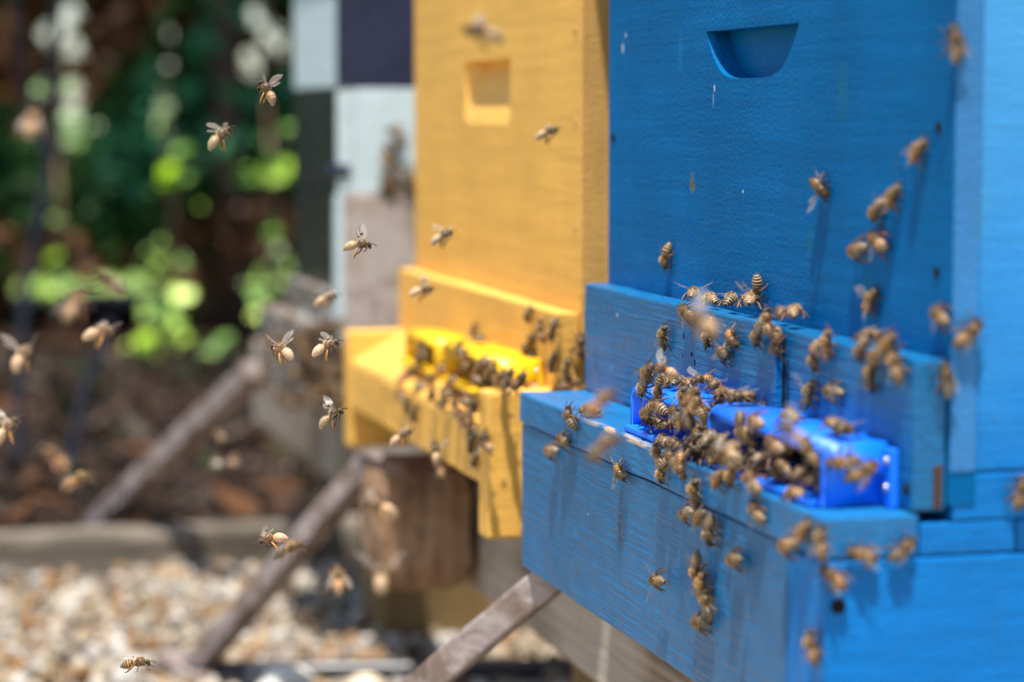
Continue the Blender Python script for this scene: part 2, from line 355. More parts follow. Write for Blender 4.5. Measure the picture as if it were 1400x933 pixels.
# ------------------------------------------------------------------ trees, and saplings added for the bright spots, behind
GAPS = [(x, y, r) for x, y, r in ((68, 48, .022), (95, 18, .024), (99, 64, .020), (243, 42, .020), (238, 88, .013), (352, 20, .030), (372, 50, .028), (396, 66, .022), (346, 92, .024), (338, 76, .018), (101, 122, .016), (98, 150, .02), (100, 188, .018), (225, 150, .016), (216, 172, .011), (55, 120, .009), (60, 40, .014))]
TUN = Vector((-1, .115, .004)).normalized()
GP = [(onplane(x, y, (-4.5, 0, 0), Vector((1, 0, 0))), min(r, .024)*.88) for x, y, r in GAPS]
GPa = np.array([g[0][:] for g in GP]); GPr = np.array([g[1] for g in GP]); TUa = np.array(TUN[:])
def conifer(x, y, hgt, wid, n, label, seed):
    rg = np.random.default_rng(seed)
    root = empty('conifer', (x, y, GZ), label, 'tree', 'dark conifers behind the apiary')
    MB().tube([(x, y, GZ-.02), (x+.02, y, GZ+.5*hgt), (x, y, GZ+hgt)], [.05, .04, .01], 8).build('trunk', M_block, root)
    t = rg.random(n); zz = GZ + .12 + (hgt-.12)*t
    rr = wid*(1-.75*t**1.5)*np.sqrt(rg.random(n)); an = 2*np.pi*rg.random(n)
    clump = np.array([mnoise.noise(Vector((x*3+math.cos(a)*r*5, y*3+math.sin(a)*r*5, z*4.5))) for a, r, z in zip(an, rr, zz)])
    keep = clump > -.42
    P = np.c_[x+rr*np.cos(an), y+rr*np.sin(an), zz]
    D = P[:, None, :]-GPa[None]; D -= (D @ TUa)[..., None]*TUa
    keep &= ~((np.linalg.norm(D, axis=2) < GPr+.010).any(1))
    P = P[keep]; clump = clump[keep]; m = len(P)
    a = rg.normal(size=(m, 3)); a[:, 2] -= .8; a /= np.linalg.norm(a, axis=1)[:, None]
    b = np.cross(a, rg.normal(size=(m, 3))); b /= np.linalg.norm(b, axis=1)[:, None]
    s = (.017+.018*rg.random(m))[:, None]
    V = np.stack([P-a*s, P-b*s*.45, P+a*s, P+b*s*.45], 1).reshape(-1, 3)
    D2 = V[:, None, :]-GPa[None]; D2 -= (D2 @ TUa)[..., None]*TUa
    bad = (np.linalg.norm(D2, axis=2) < GPr).any(1).reshape(-1, 4).any(1)
    big = np.array([mnoise.noise(Vector(p)*2.6+Vector((3, 1, 7))) for p in P])
    pal = np.where((big < -.10)[:, None], np.array((.17, .075, .03)), np.where((big > .12)[:, None], np.array((.035, .17, .075)), np.array((.040, .115, .022))))
    C = np.repeat(pal*(.5+.9*rg.random((m, 1))), 4, 0)
    sel = np.repeat(~bad, 4); V = V[sel]; C = C[sel]
    link('crown', pydata('crown', V-np.array((x, y, GZ)), np.arange(len(V)).reshape(-1, 4), C), M_leaf, root)
for i, (x, y, h, w_, lab) in enumerate(((-4.5, -.55, 2.5, .52, 'dark green conifer at the far left behind the black hose'), (-4.62, -.1, 2.7, .55, 'dark conifer with rust brown dead sprays, second from the left'),
        (-4.4, .32, 2.6, .5, 'dark green conifer above the bright sapling leaves'), (-4.65, .72, 2.8, .55, 'dark conifer just left of the black and white hive'),
        (-4.4, 1.2, 2.6, .55, 'dark conifer mostly hidden behind the black and white hive'), (-4.5, -1.05, 2.6, .55, 'dark conifer at the left edge of the row'))):
    conifer(x, y, h, w_, 30000, lab, 40+i)
# pale reddish trunk
b0 = onplane(318, 400, (-4.0, 0, 0), Vector((1, 0, 0)))
tr = empty('tree', (-3.98, b0.y, GZ), 'slim reddish brown tree trunk rising left of the painted hive', 'tree')
MB().tube([(-3.98, b0.y, GZ-.02), (-3.99, b0.y-.01, 0), (-3.97, b0.y-.03, .5), (-3.95, b0.y-.02, 2.2)], [.030, .027, .025, .02], 10).build('trunk', wood('reddish_bark', [(.03, .015, .010), (.055, .03, .022), (.08, .05, .04)], (40, 40, 8)), tr)
rg = np.random.default_rng(5); P = np.c_[-3.95+.75*rg.normal(size=2600)*.6, b0.y+.7*rg.normal(size=2600)*.6, 2.1+.45*rg.normal(size=2600)*.6]  # unseen crown added above the view to shade the hedge
a = rg.normal(size=(2600, 3)); a /= np.linalg.norm(a, axis=1)[:, None]; b = np.cross(a, rg.normal(size=(2600, 3))); b /= np.linalg.norm(b, axis=1)[:, None]
V = np.stack([P-a*.05, P-b*.03, P+a*.05, P+b*.03], 1).reshape(-1, 3)
link('crown', pydata('crown', V-np.array((-3.98, b0.y, GZ)), np.arange(len(V)).reshape(-1, 4), np.repeat(np.array((.03, .09, .02))*(.6+.8*rg.random((2600, 1))), 4, 0)), M_leaf, tr)  # added unseen crown that shades the hedge

def sapling(stempx, spots, label, X=-3.75):
    pts = [(onplane(x, y, (X, 0, 0), Vector((1, 0, 0))), r, c) for x, y, r, c in spots]
    sb = onplane(stempx, 430, (X, 0, 0), Vector((1, 0, 0))); base = Vector((X-.03, sb.y, GZ))
    root = empty('sapling', base, label, 'sapling', 'added saplings carrying bright spots in front of the conifers')
    m = MB(); top = max(p.z for p, _, _ in pts)+.05
    m.tube([base, base+Vector((.01, .012, (top-GZ)*.5)), base+Vector((-.01, 0, top-GZ))], [.006, .005, .002], 6)
    for p, r, c in pts: m.tube([base+Vector((0, 0, max(.05, (p.z-GZ)*.8))), p-Vector((.012, 0, 0))], [.0025, .0012], 5)
    m.build('added_stem', M_block, root)
    V, F, C = [], [], []
    for p, r, c in pts:
        k = 5
        for j in range(k):
            q = np.array(p)+RNG.normal(size=3)*(r*.28 if j < 3 else r*1.2); rj = r*(.82 if j < 3 else .34)
            nn = np.array((.77, -.12, .62))+.10*RNG.normal(size=3); nn /= np.linalg.norm(nn)  # leaves tilted between sun and camera to catch glints
            a = np.cross(nn, RNG.normal(size=3)); a /= np.linalg.norm(a); b = np.cross(nn, a); o = len(V)
            ring = [q+rj*(.95*math.cos(t)*a+.66*math.sin(t)*b)+nn*rj*.2*math.cos(2*t) for t in np.linspace(0, 2*np.pi, 9)[:-1]]
            V += ring; F.append(list(range(o, o+8))); C += [np.array(c)*(.8+.4*RNG.random())]*8
    V = np.array(V)-np.array(base)
    link('leaves', pydata('leaves', V, F, C), M_leaf_highlight, root)
YG = (.42, .68, .015); BG = (.66, .86, .14); DG = (.16, .36, .03); GG = (.38, .54, .24)  # leaf colours brightened to stand for out-of-focus highlights
sapling(78, [(74, 300, .012, DG), (72, 350, .014, YG), (72, 392, .021, YG), (80, 380, .013, DG), (97, 120, .014, GG), (98, 158, .021, GG), (100, 190, .018, GG), (84, 168, .010, DG), (55, 122, .012, DG)], 'thin added sapling with a few pale green highlight leaves near the black hose')
sapling(232, [(224, 150, .018, GG), (232, 240, .025, YG), (246, 205, .018, DG), (258, 238, .014, DG), (218, 356, .014, YG), (250, 362, .016, DG), (250, 402, .030, BG), (205, 425, .02, DG), (225, 432, .018, DG), (192, 468, .025, YG), (210, 482, .02, YG), (248, 462, .028, BG), (240, 440, .02, YG), (246, 505, .022, YG), (286, 478, .021, DG), (306, 470, .020, DG), (188, 500, .014, GG), (222, 330, .010, DG)], 'added sapling with the brightest cluster of yellow green highlight leaves')
sapling(372, [(388, 243, .026, YG), (365, 238, .020, YG), (372, 215, .016, DG), (346, 245, .016, DG), (398, 175, .012, DG), (356, 424, .026, BG), (350, 402, .018, DG), (378, 340, .016, GG), (392, 365, .014, DG), (372, 318, .016, DG)], 'added sapling with bright highlight leaves beside the black and white hive')

# black hoses
def hose(pxs, r, label):
    pts = [atdepth(x, y, d) for x, y, d in pxs]; L = pts[-1].copy(); root = None
    fine = []
    for i in range(len(pts)-1):
        p0, p1, p2, p3 = pts[max(i-1, 0)], pts[i], pts[i+1], pts[min(i+2, len(pts)-1)]
        for t in (0, .25, .5, .75): fine.append(.5*((2*p1)+(p2-p0)*t+(2*p0-5*p1+4*p2-p3)*t*t+(3*p1-p0-3*p2+p3)*t**3))
    fine.append(pts[-1])
    m = MB().tube([p-L for p in fine], r, 10); o = m.build('hose', M_hose); o.location = L
    tag(o, label, 'hose', 'black hoses hanging by the trees')
hose([(84, -70, 3.3), (74, 60, 3.3), (70, 200, 3.3), (52, 300, 3.25), (34, 400, 3.2), (26, 520, 3.05), (22, 640, 2.95)], .0075, 'long black hose hanging from above at the left')
hose([(20, -60, 3.4), (24, 60, 3.4), (40, 150, 3.4), (66, 215, 3.36)], .0065, 'short black hose joining the long one from the upper left')
hose([(150, 440, 3.0), (132, 490, 2.95), (112, 545, 2.9), (101, 600, 2.85), (98, 642, 2.8)], .0075, 'thin black hose curving down onto the mulch')

# edging timber, pipe, stand, sticks
def solo(name, m, mat, loc, label, cat, group=None, smooth=False):
    """a thing that is one mesh, its origin at loc"""
    for v in m.bm.verts: v.co -= Vector(loc)
    o = m.build(name, mat, None, smooth); o.location = loc
    return tag(o, label, cat, group)
solo('edging_timber', MB().box(-1.625, -1.572, -1.2, 1.0, GZ-.02, GZ+.038, .008, .03, .003), M_log, (-1.6, -.1, GZ), 'weathered grey edging timber between gravel and mulch', 'timber')
solo('pipe', MB().tube([(-1.088, -.135, GZ+.008), (-1.06, -.03, GZ+.009), (-1.03, .12, GZ+.008), (-.99, .34, GZ+.006)], .0085, 12), M_rod, (-1.06, 0, GZ), 'dark pipe lying on the gravel at the bottom', 'pipe')
st = empty('hive_stand', (-1.2, .05, GZ), 'weathered timber stand that carries the row of hives', 'stand')
MB().box(-1.72, .35, .018, .060, -.3235, -.2375, .004, .04, .0012).build('front_beam', M_beam, st)
MB().box(-1.72, .35, .42, .46, -.3235, -.2375, .004).build('rear_beam', M_beam, st)
MB().box(-1.29, -1.20, .045, .20, GZ-.01, -.3245, .006, .03, .001).build('post', M_post, st)
MB().box(-.70, -.63, .064, .15, GZ-.01, -.2375, .006, .03, .001).build('post', M_post, st)
MB().box(-.2, -.12, .064, .15, GZ-.01, -.2375, .006).build('post', M_post, st)
for x in (-1.25, -.66, -.15): MB().box(x-.035, x+.035, .38, .418, GZ-.01, -.2375, .004).build('post', M_post, st)
for x in (-1.45, -.9, -.3): MB().box(x-.02, x+.02, .0615, .418, -.3, -.2385, .003).build('cross_beam', M_beam, st)
solo('wood_block', MB().box(-.83, -.752, -.052, .0165, -.321, -.2345, .026, .02, .003), M_block, (-.79, -.02, -.321), 'dark stained wood block under the far end of the yellow hive', 'block')
MBK = None
def stick(p0, p1, wv, tv, label):
    p0, p1 = Vector(p0), Vector(p1); d = (p1-p0); L = d.length; x = d.normalized(); y = x.cross(Vector((0, 0, 1))).normalized(); z = x.cross(y)
    m = MB(); m.box(-L/2, L/2, -wv/2, wv/2, -tv/2, tv/2, .002, .025, .0009)
    M = Matrix((x, y, z)).transposed(); o = m.build('prop_stick', M_stick); o.matrix_world = Matrix.Translation((p0+p1)/2) @ M.to_4x4()
    tag(o, label, 'stick', 'sticks propped against the hives')
stick(atdepth(268, 912, 1.93), atdepth(512, 628, 1.74), .021, .016, 'grey stick propped under the far corner of the yellow hive')
stick(atdepth(520, 985, 1.32), atdepth(772, 776, 1.265), .017, .017, 'weathered stick leaning up under the blue landing box')
stick(atdepth(128, 722, 2.55), atdepth(352, 505, 2.2), .026, .02, 'pale grey stick propped under the black and white hive')
stick(atdepth(225, 900, 1.97), atdepth(285, 934, 1.9), .02, .012, 'short pale stick lying on the gravel beside the pipe end')

# ------------------------------------------------------------------ hives
def front_board(x0, x1, z0, z1, y0, y1, hx0, hx1, hz0, hz1, depth, arc, inset, pw=2.6, py=.75):
    """board with a real hand hold cut: flat front with a hole, recess sloping back to an undercut top"""
    m = MB(); b = m.bm; N = 28
    out = []
    for i in range(N+1):
        t = i/N; x = hx0+(hx1-hx0)*t; u = 2*t-1
        zz = hz0+(hz1-hz0)*(abs(u)**arc)
        out.append((x+inset*(1-t*2)*(1-(zz-hz0)/(hz1-hz0)), zz))
    loop = [b.verts.new((x, y0, z)) for x, z in out]
    outer = [b.verts.new(v) for v in ((x0, y0, z0), (x1, y0, z0), (x1, y0, z1), (x0, y0, z1))]
    es = [b.edges.new((outer[i], outer[(i+1) % 4])) for i in range(4)]
    top = [b.verts.new((hx1+(hx0-hx1)*k/6, y0, hz1)) for k in range(1, 6)]
    ring = loop+top
    es += [b.edges.new((ring[i], ring[(i+1) % len(ring)])) for i in range(len(ring))]
    bmesh.ops.triangle_fill(b, edges=es, use_beauty=True)
    prev = loop; R = 12
    for k in range(1, R+1):
        s = k/R; cur = []
        for (x, z), i in zip(out, range(N+1)):
            t = i/N; tx = hx0+(hx1-hx0)*(.05+.90*t); f = s
            cur.append(b.verts.new((x+(tx-x)*f, y0+depth*(math.sin(s*math.pi/2) if py < 1 else s)**py, z+(hz1-.0004-z)*f**pw)))
        for i in range(N): b.faces.new((prev[i], prev[i+1], cur[i+1], cur[i])).smooth = True
        prev = cur
    bt = [b.verts.new((x, y1, z)) for x, z in ((x0, z0), (x1, z0), (x1, z1), (x0, z1))]
    tl = [loop[-1]]+top+[loop[0]]
    b.faces.new(tl+prev)                       # undercut ceiling
    for i in range(4): b.faces.new((outer[i], outer[(i+1) % 4], bt[(i+1) % 4], bt[i]))
    b.faces.new(bt[::-1])
    bmesh.ops.remove_doubles(b, verts=b.verts[:], dist=1e-6)
    return m
def nail(parent, P, ax, r, mat):
    d = Vector(ax); MB().tube([Vector(P)-d*.001, Vector(P)+d*.0006], r, 10).build('nail_hole', mat, parent)
# --- blue
bh = empty('beehive', (-.2065, .2, -.2375), 'blue painted wooden beehive nearest the camera, crowded with bees', 'beehive', 'painted beehives in a row')
bb = front_board(-.413, 0, -.1425, .24, 0, .011, -.2643, -.1491, .0158, .038, .022, 5.0, .004, 2.6).build('front_board', M_wall, bh)
MB().box(-.024, -.0008, .0113, .5, -.1305, .24, .0008).build('side_board', M_side_sheen, bh)
MB().box(-.4122, -.39, .0113, .5, -.1305, .24, .0008).build('side_board', M_side_lit, bh)
MB().box(-.39, -.024, .48, .5, -.1305, .24, .001).build('back_board', M_side_lit, bh)
MB().box(-.43, .018, -.018, .52, .2405, .285, .003).build('lid', M_white, bh)
MB().box(-.004, .0004, .0005, .0105, -.13, .24, 0).build('corner_joint', M_joint, bh)
MB().box(-.4115, -.0008, -.0135, -.0006, -.1446, -.0886, .0012, .02, .0004).build('entrance_board', M_blue, bh)
MB().box(-.2527, -.128, -.0178, -.0136, -.1446, -.0868, .0009, .012, .0004).build('cleat', M_blue, bh)
dk = MB().box(-.4135, -.0012, -.0484, -.0108, -.1608, -.1452, .0012, .014, .0005).build('landing_deck', M_deck, bh)
for x0, x1 in ((-.4128, -.3815), (-.037, -.0003)):
    MB().box(x0, x1, -.0476, .5, -.2375, -.1614, .0012, .02, .0003).build('rail', M_side_lit if x0 > -.1 else M_blue, bh)
MB().box(-.3812, -.0373, -.0478, -.030, -.2372, -.1614, .0009, .014, .0004).build('landing_front', M_blue, bh)
MB().box(-.035, -.0006, -.0104, .0277, -.1608, -.1490, .001, .006, .0003).build('rail_cap', M_side_lit, bh)
MB().box(-.035, -.0004, .0283, .5, -.1608, -.1490, .001).build('rail_cap', M_side_lit, bh)
MB().box(-.024, -.0005, .0022, .5, -.1486, -.1312, .0012).build('floor_rim', M_side_lit, bh)
MB().box(-.39, -.036, -.010, .5, -.1610, -.150, .001).build('floor_board', M_deck, bh)
MB().box(-.0035, -.0002, -.0055, -.0022, -.1435, -.1275, .0004).build('gap', plain('rusty_gap', (.05, .02, .015), .8), bh)
for P, ax in (((-.0125, 0, -.005), (0, -1, 0)), ((-.4045, 0, -.0125), (0, -1, 0)), ((-.0002, -.0425, -.1775), (1, 0, 0)), ((-.006, -.0136, -.137), (0, -1, 0)), ((-.012, 0, -.058), (0, -1, 0))):
    nail(bh, P, ax, .0028 if ax[0] else .0021, M_dark)
for (x, z, h, t) in ((-.2415, -.1010, .0032, .1), (-.2425, -.1100, .0022, -.4), (-.2305, -.1085, .0020, .2), (-.2262, -.1120, .0030, 0), (-.2120, -.1040, .0014, .5)):
    MB().box(-.00028, .00028, -.0002, .0002, -h/2, h/2, .0001, rot=Matrix.Rotation(t, 3, 'Y')).build('paint_crack', M_dark, bh).location += Vector((x, -.0179, z))
MB().box(-.1279, -.1266, -.0146, -.0137, -.1440, -.0905, .0003, .003, .0004).build('gap', M_dark, bh)
# --- yellow
yh = empty('beehive', (-.666, .2, -.2325), 'yellow painted wooden beehive in the middle of the row', 'beehive', 'painted beehives in a row')
front_board(-.869, -.4632, -.15, .24, 0, .0205, -.7255, -.611, -.0072, .0335, .014, 26, -.003, 1.0, 1.0).build('front_board', M_yel, yh)
MB().box(-.485, -.464, .021, .5, -.14, .24, .0008).build('side_board', M_yelside_shaded, yh)
MB().box(-.868, -.847, .021, .5, -.14, .24, .0008).build('side_board', M_yelside_shaded, yh)
MB().box(-.4665, -.4628, .0006, .020, -.145, .24, 0).build('corner_joint', M_yelside_shaded, yh)
MB().box(-.847, -.485, .48, .5, -.14, .24, .001).build('back_board', M_yelside_shaded, yh)
MB().box(-.885, -.447, -.018, .52, .2405, .285, .003).build('lid', M_white, yh)
MB().box(-.8635, -.4645, -.0135, -.0006, -.1565, -.1085, .0014, .03, .0005).build('entrance_board', M_yel, yh)
for x0, x1 in ((-.8655, -.846), (-.4832, -.4635)):
    MB().box(x0, x1, -.053, .5, -.2325, -.151, .0022, .02, .0005).build('rail', M_yel, yh)
MB().box(-.8456, -.4836, -.0522, -.036, -.204, -.1725, .0022, .02, .0006).build('landing_front', M_yel, yh)
m = MB(); m.poly([(x, y, z) for x in (-.8456, -.4836) for y, z in ((-.0515, -.1735), (-.0515, -.1712), (-.011, -.1505), (-.011, -.1535))], [(0, 1, 2, 3), (7, 6, 5, 4), (1, 5, 6, 2), (0, 4, 5, 1), (3, 2, 6, 7), (0, 3, 7, 4)])
m.build('landing_deck', M_yel, yh)
MB().box(-.846, -.4835, -.0105, .5, -.17, -.157, .001).build('floor_board', M_yel, yh)
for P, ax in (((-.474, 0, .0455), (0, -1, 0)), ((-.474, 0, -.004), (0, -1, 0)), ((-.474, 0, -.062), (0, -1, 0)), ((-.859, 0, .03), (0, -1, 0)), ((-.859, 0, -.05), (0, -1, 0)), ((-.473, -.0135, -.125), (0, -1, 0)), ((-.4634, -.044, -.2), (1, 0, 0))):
    nail(yh, P, ax, .0018, M_yelside_shaded)
# --- black and white
wh = empty('beehive', (-1.257, .2, -.2355), 'beehive painted in black and white checks, farthest in the row', 'beehive', 'painted beehives in a row')
XC = -1.158
def chk(z0, z1, fm, sm):
    MB().box(-1.356, XC-.0005, .0, .014, z0, z1, .0015).build('front_board', fm, wh)
    MB().box(XC-.02, XC, .0143, .45, z0, z1, .0015).build('side_board', sm, wh)
    MB().box(-1.355, -1.336, .0143, .45, z0, z1, .0015).build('side_board', sm, wh)
    MB().box(-1.336, XC-.02, .43, .45, z0, z1, .0015).build('back_board', fm, wh)
    MB().box(XC-.0028, XC+.0009, .0004, .0138, z0+.001, z1-.001, 0).build('corner_strip', sm, wh)
chk(.0215, .19, M_white, M_navy)
chk(-.0655, .021, M_black, M_white)
MB().box(-1.356, XC-.0005, 0, .014, -.166, -.066, .0015).build('front_board', M_black, wh)
MB().box(XC-.022, XC+.004, .0065, .45, -.19, -.066, .0015).build('side_board', M_pink, wh)
MB().box(XC-.012, XC+.001, -.0008, .006, -.19, -.066, .001).build('corner_strip', M_white, wh)
MB().box(-1.37, XC+.014, -.014, .47, .1905, .23, .003).build('lid', M_white, wh)
MB().box(XC-.014, XC+.004, -.006, .0115, -.051, -.0415, .003).build('hand_hold', M_navy, wh)
MB().box(-1.352, -1.162, -.034, .45, -.2355, -.1715, .002, .02, .001).build('bottom_board', M_peel, wh)
MB().box(-1.34, -1.17, -.012, -.0005, -.1708, -.145, .0015).build('entrance_board', M_peel, wh)

# --- plastic entrance guards
def guard(dx, dz, mat, label, tiltx=0):
    root = empty('entrance_guard', (-.155+dx, -.027, -.1450+dz), label, 'entrance guard', 'plastic entrance guards on the landing boards')
    zb = -.1449
    def prof(front, top):                      # side profile of a housing from the back, over the roof, down the rounded front
        return [(-.0137, zb), (-.0137, top), (front+.006, top+.0005), (front+.0032, top-.0004), (front+.0012, top-.0022), (front, top-.0058), (front, zb)]
    def wall(x0, x1, pr, name='end_wall'):
        m = MB(); k = len(pr); V = [(x+dx, y, z+dz) for x in (x0, x1) for y, z in pr]
        m.poly(V, [tuple(range(k)), tuple(range(2*k-1, k-1, -1))]+[(i, i+k, (i+1) % k+k, (i+1) % k) for i in range(k)])
        es = [e for e in m.bm.edges]; bmesh.ops.bevel(m.bm, geom=es, offset=.0005, segments=2, affect='EDGES')
        m.build(name, mat, root, True)
    for (x0, x1, fr, top) in ((-.146, -.0205, -.0408, -.1212), (-.252, -.166, -.0400, -.1238)):
        pr = prof(fr, top)
        m = MB(); k = 5; T = .0022
        sec = pr[1:5]+[(fr+.0002, top-.0050)]; inn = [(y+(T if i > 2 else 0), z-T*(1 if i < 3 else .3)) for i, (y, z) in enumerate(sec)]; k = len(sec)
        V = [(x+dx, y, z+dz) for x in (x0+.002, x1-.002) for y, z in sec+inn[::-1]]; kk = 2*k
        m.poly(V, [tuple(range(kk)), tuple(range(2*kk-1, kk-1, -1))]+[(i, i+kk, (i+1) % kk+kk, (i+1) % kk) for i in range(kk)])
        m.build('roof', mat, root, True)
        wall(x1-.0026, x1, pr); wall(x0, x0+.0026, pr)
        MB().box(x0+.003+dx, x1-.003+dx, fr-.004, -.014, zb+dz, zb+.0028+dz, .0008).build('floor', mat, root)
        m = MB().box(x0+.003+dx, x1-.003+dx, -.0175, -.0162, zb+.004+dz, top-.003+dz, .0004); m.build('slot_shade', M_dark, root)  # dark plate standing in for the unlit opening
    fl = MB().box(-.0203+dx, -.0118+dx, -.0172, -.0138, zb+dz, -.1226+dz, .0012).build('flange', mat, root)
    fl2 = MB().box(-.1652+dx, -.1468+dx, -.0172, -.0138, zb+dz, -.1250+dz, .0012).build('flange', mat, root)
    for z in (-.1275, -.1375):
        MB().tube([(-.0158+dx, -.0171, z+dz), (-.0158+dx, -.0186, z+dz)], [.0020, .0014], 10).build('screw', M_steel, root)
guard(0, 0, M_bp, 'bright blue plastic entrance guard with two housings on the blue landing')
guard(-.475, -.0155, M_yp, 'bright yellow plastic entrance guard with two housings on the yellow landing')

# ------------------------------------------------------------------ honey bees
mm = .001
def loft(st, n, colf, V, F, C):
    """st rows: x, y, z, ry, rz (mm); closed skin along x"""
    o = len(V)
    for k, (x, y, z, ry, rz) in enumerate(st):
        for j in range(n):
            t = 2*math.pi*j/n; cy, sz = math.cos(t), math.sin(t)
            V.append((x, y+ry*cy, z+rz*sz)); C.append(colf(k, sz))
    for k in range(len(st)-1):
        for j in range(n): F.append((o+k*n+j, o+k*n+(j+1) % n, o+(k+1)*n+(j+1) % n, o+(k+1)*n+j))
    F.append(tuple(o+j for j in range(n))[::-1]); e = o+(len(st)-1)*n; F.append(tuple(e+j for j in range(n)))
def tubev(pts, rs, V, F, C, col, n=6):
    pts = [Vector(p) for p in pts]; o = len(V); a = None
    for i, p in enumerate(pts):
        t = (pts[min(i+1, len(pts)-1)]-pts[max(i-1, 0)]).normalized()
        a = t.orthogonal().normalized() if a is None else (a-t*a.dot(t)).normalized(); b = t.cross(a)
        for k in range(n):
            V.append(tuple(p+rs[i]*(math.cos(2*math.pi*k/n)*a+math.sin(2*math.pi*k/n)*b))); C.append(col)
    for i in range(len(pts)-1):
        for k in range(n): F.append((o+i*n+k, o+i*n+(k+1) % n, o+(i+1)*n+(k+1) % n, o+(i+1)*n+k))
    F.append(tuple(o+k for k in range(n))[::-1]); F.append(tuple(o+(len(pts)-1)*n+k for k in range(n)))
def beemesh(key, bend=0, droop=0, wing=14, lift=8, fly=False, dark=0, seed=1, pollen=False, pale=0):
    """bend / droop: degrees the abdomen turns sideways / down; wing: sweep from the tail; lift: wing elevation"""
    rg = np.random.default_rng(seed); V, F, C = [], [], []
    seg = [-.9, -2.1, -3.4, -4.7, -5.9, -6.9, -7.7]
    ORG = [(.50, .225, .05), (.46, .20, .045), (.42, .18, .045), (.18, .09, .032), (.06, .033, .018), (.05, .03, .018)]
    if dark: ORG = [(.22, .10, .03), (.16, .075, .028), (.11, .055, .025), (.06, .035, .02), (.05, .03, .018), (.045, .028, .018)]
    # abdomen, built straight then bent
    st, info = [], []
    prof = lambda s: 2.42*(max(0, math.sin(math.pi*min(1, .07+.93*s**.86)))**.62)*(1-.16*s)+.06
    for k in range(43):
        s = k/42; x = -.9-6.9*s
        i = min(5, max(0, next((q for q in range(6) if x >= seg[q+1]-1e-6), 5))); u = (seg[i]-x)/(seg[i]-seg[i+1])
        r = prof(s)*(.955+.07*u); st.append((s, x, r)); info.append((i, u))
    a_b, a_d = rad(bend), rad(droop); ab = []
    P = Vector((-.9, 0, 3.1)); yaw = 0; pit = rad(6)
    for k, (s, x, r) in enumerate(st):
        ab.append((P.copy(), yaw, pit, r))
        P = P + 6.9/42*Vector((-math.cos(pit)*math.cos(yaw), -math.sin(yaw)*math.cos(pit), -math.sin(pit)))
        yaw += a_b/42; pit += a_d/42
    n = 18; o = len(V)
    for (p, yw, pt, r), (i, u) in zip(ab, info):
        f = Vector((-math.cos(pt)*math.cos(yw), -math.sin(yw)*math.cos(pt), -math.sin(pt))); sd_ = Vector((-math.sin(yw), math.cos(yw), 0)); up_ = sd_.cross(f) * -1
        if up_.z < 0: up_ = -up_
        for j in range(n):
            t = 2*math.pi*j/n; q = p+sd_*r*math.cos(t)+up_*r*.92*math.sin(t); V.append(tuple(q)); sz = math.sin(t)
            if u < (.09, .09, .12, .15, .16, .16)[i]: c = (.62, .48, .28) if i > 0 else (.45, .30, .14)
            elif u < .56: c = ORG[i]
            else: c = (.030, .018, .011)
            if sz < -.45: c = tuple(.5*np.array(c)+.5*np.array((.22, .13, .06)))
            if i == 5 and u > .5: c = (.02, .014, .01)
            C.append(tuple((1-pale)*np.array(c)+pale*np.array((.66, .47, .31))))  # flying bodies paled in colour to stand for sunlight and motion blur
    for k in range(len(ab)-1):
        for j in range(n): F.append((o+k*n+j, o+k*n+(j+1) % n, o+(k+1)*n+(j+1) % n, o+(k+1)*n+j))
    F.append(tuple(o+j for j in range(n))[::-1]); F.append(tuple(o+(len(ab)-1)*n+j for j in range(n)))
    TH = (.10, .06, .03); HDc = (.09, .06, .03)
    th = [(4.05, 0, 3.0, .6, .6), (3.7, 0, 3.15, 1.35, 1.35), (3.0, 0, 3.35, 1.95, 1.85), (2.0, 0, 3.55, 2.2, 2.1), (1.0, 0, 3.5, 2.15, 2.05), (.2, 0, 3.35, 1.75, 1.75), (-.4, 0, 3.1, 1.0, 1.1), (-.75, 0, 3.05, .55, .6), (-1.1, 0, 3.05, .7, .7)]
    loft(th, 16, lambda k, s: TH, V, F, C)
    hd = [(6.05, 0, 2.2, .25, .5), (5.9, 0, 2.35, 1.0, 1.2), (5.4, 0, 2.55, 1.65, 1.65), (4.9, 0, 2.75, 1.75, 1.6), (4.45, 0, 2.9, 1.35, 1.2), (4.1, 0, 2.95, .65, .65), (3.7, 0, 3.0, .55, .55)]
    loft(hd, 14, lambda k, s: HDc, V, F, C)
    for sgn in (1, -1):                         # compound eyes, antennae
        loft([(5.55, sgn*1.42, 2.75, .1, .2), (5.4, sgn*1.5, 2.75, .38, .85), (5.0, sgn*1.58, 2.85, .5, 1.15), (4.6, sgn*1.5, 2.95, .36, .85), (4.45, sgn*1.4, 2.95, .08, .2)], 8, lambda k, s: (.012, .009, .008), V, F, C)
        tubev([(5.9, sgn*.4, 2.8), (6.6, sgn*.75, 3.5), (7.6, sgn*1.2, 2.9), (8.4, sgn*1.55, 2.3)], [.16, .12, .16, .13], V, F, C, (.04, .025, .018), 5)
        LG = (.060, .032, .018); L2 = (.13, .07, .035)
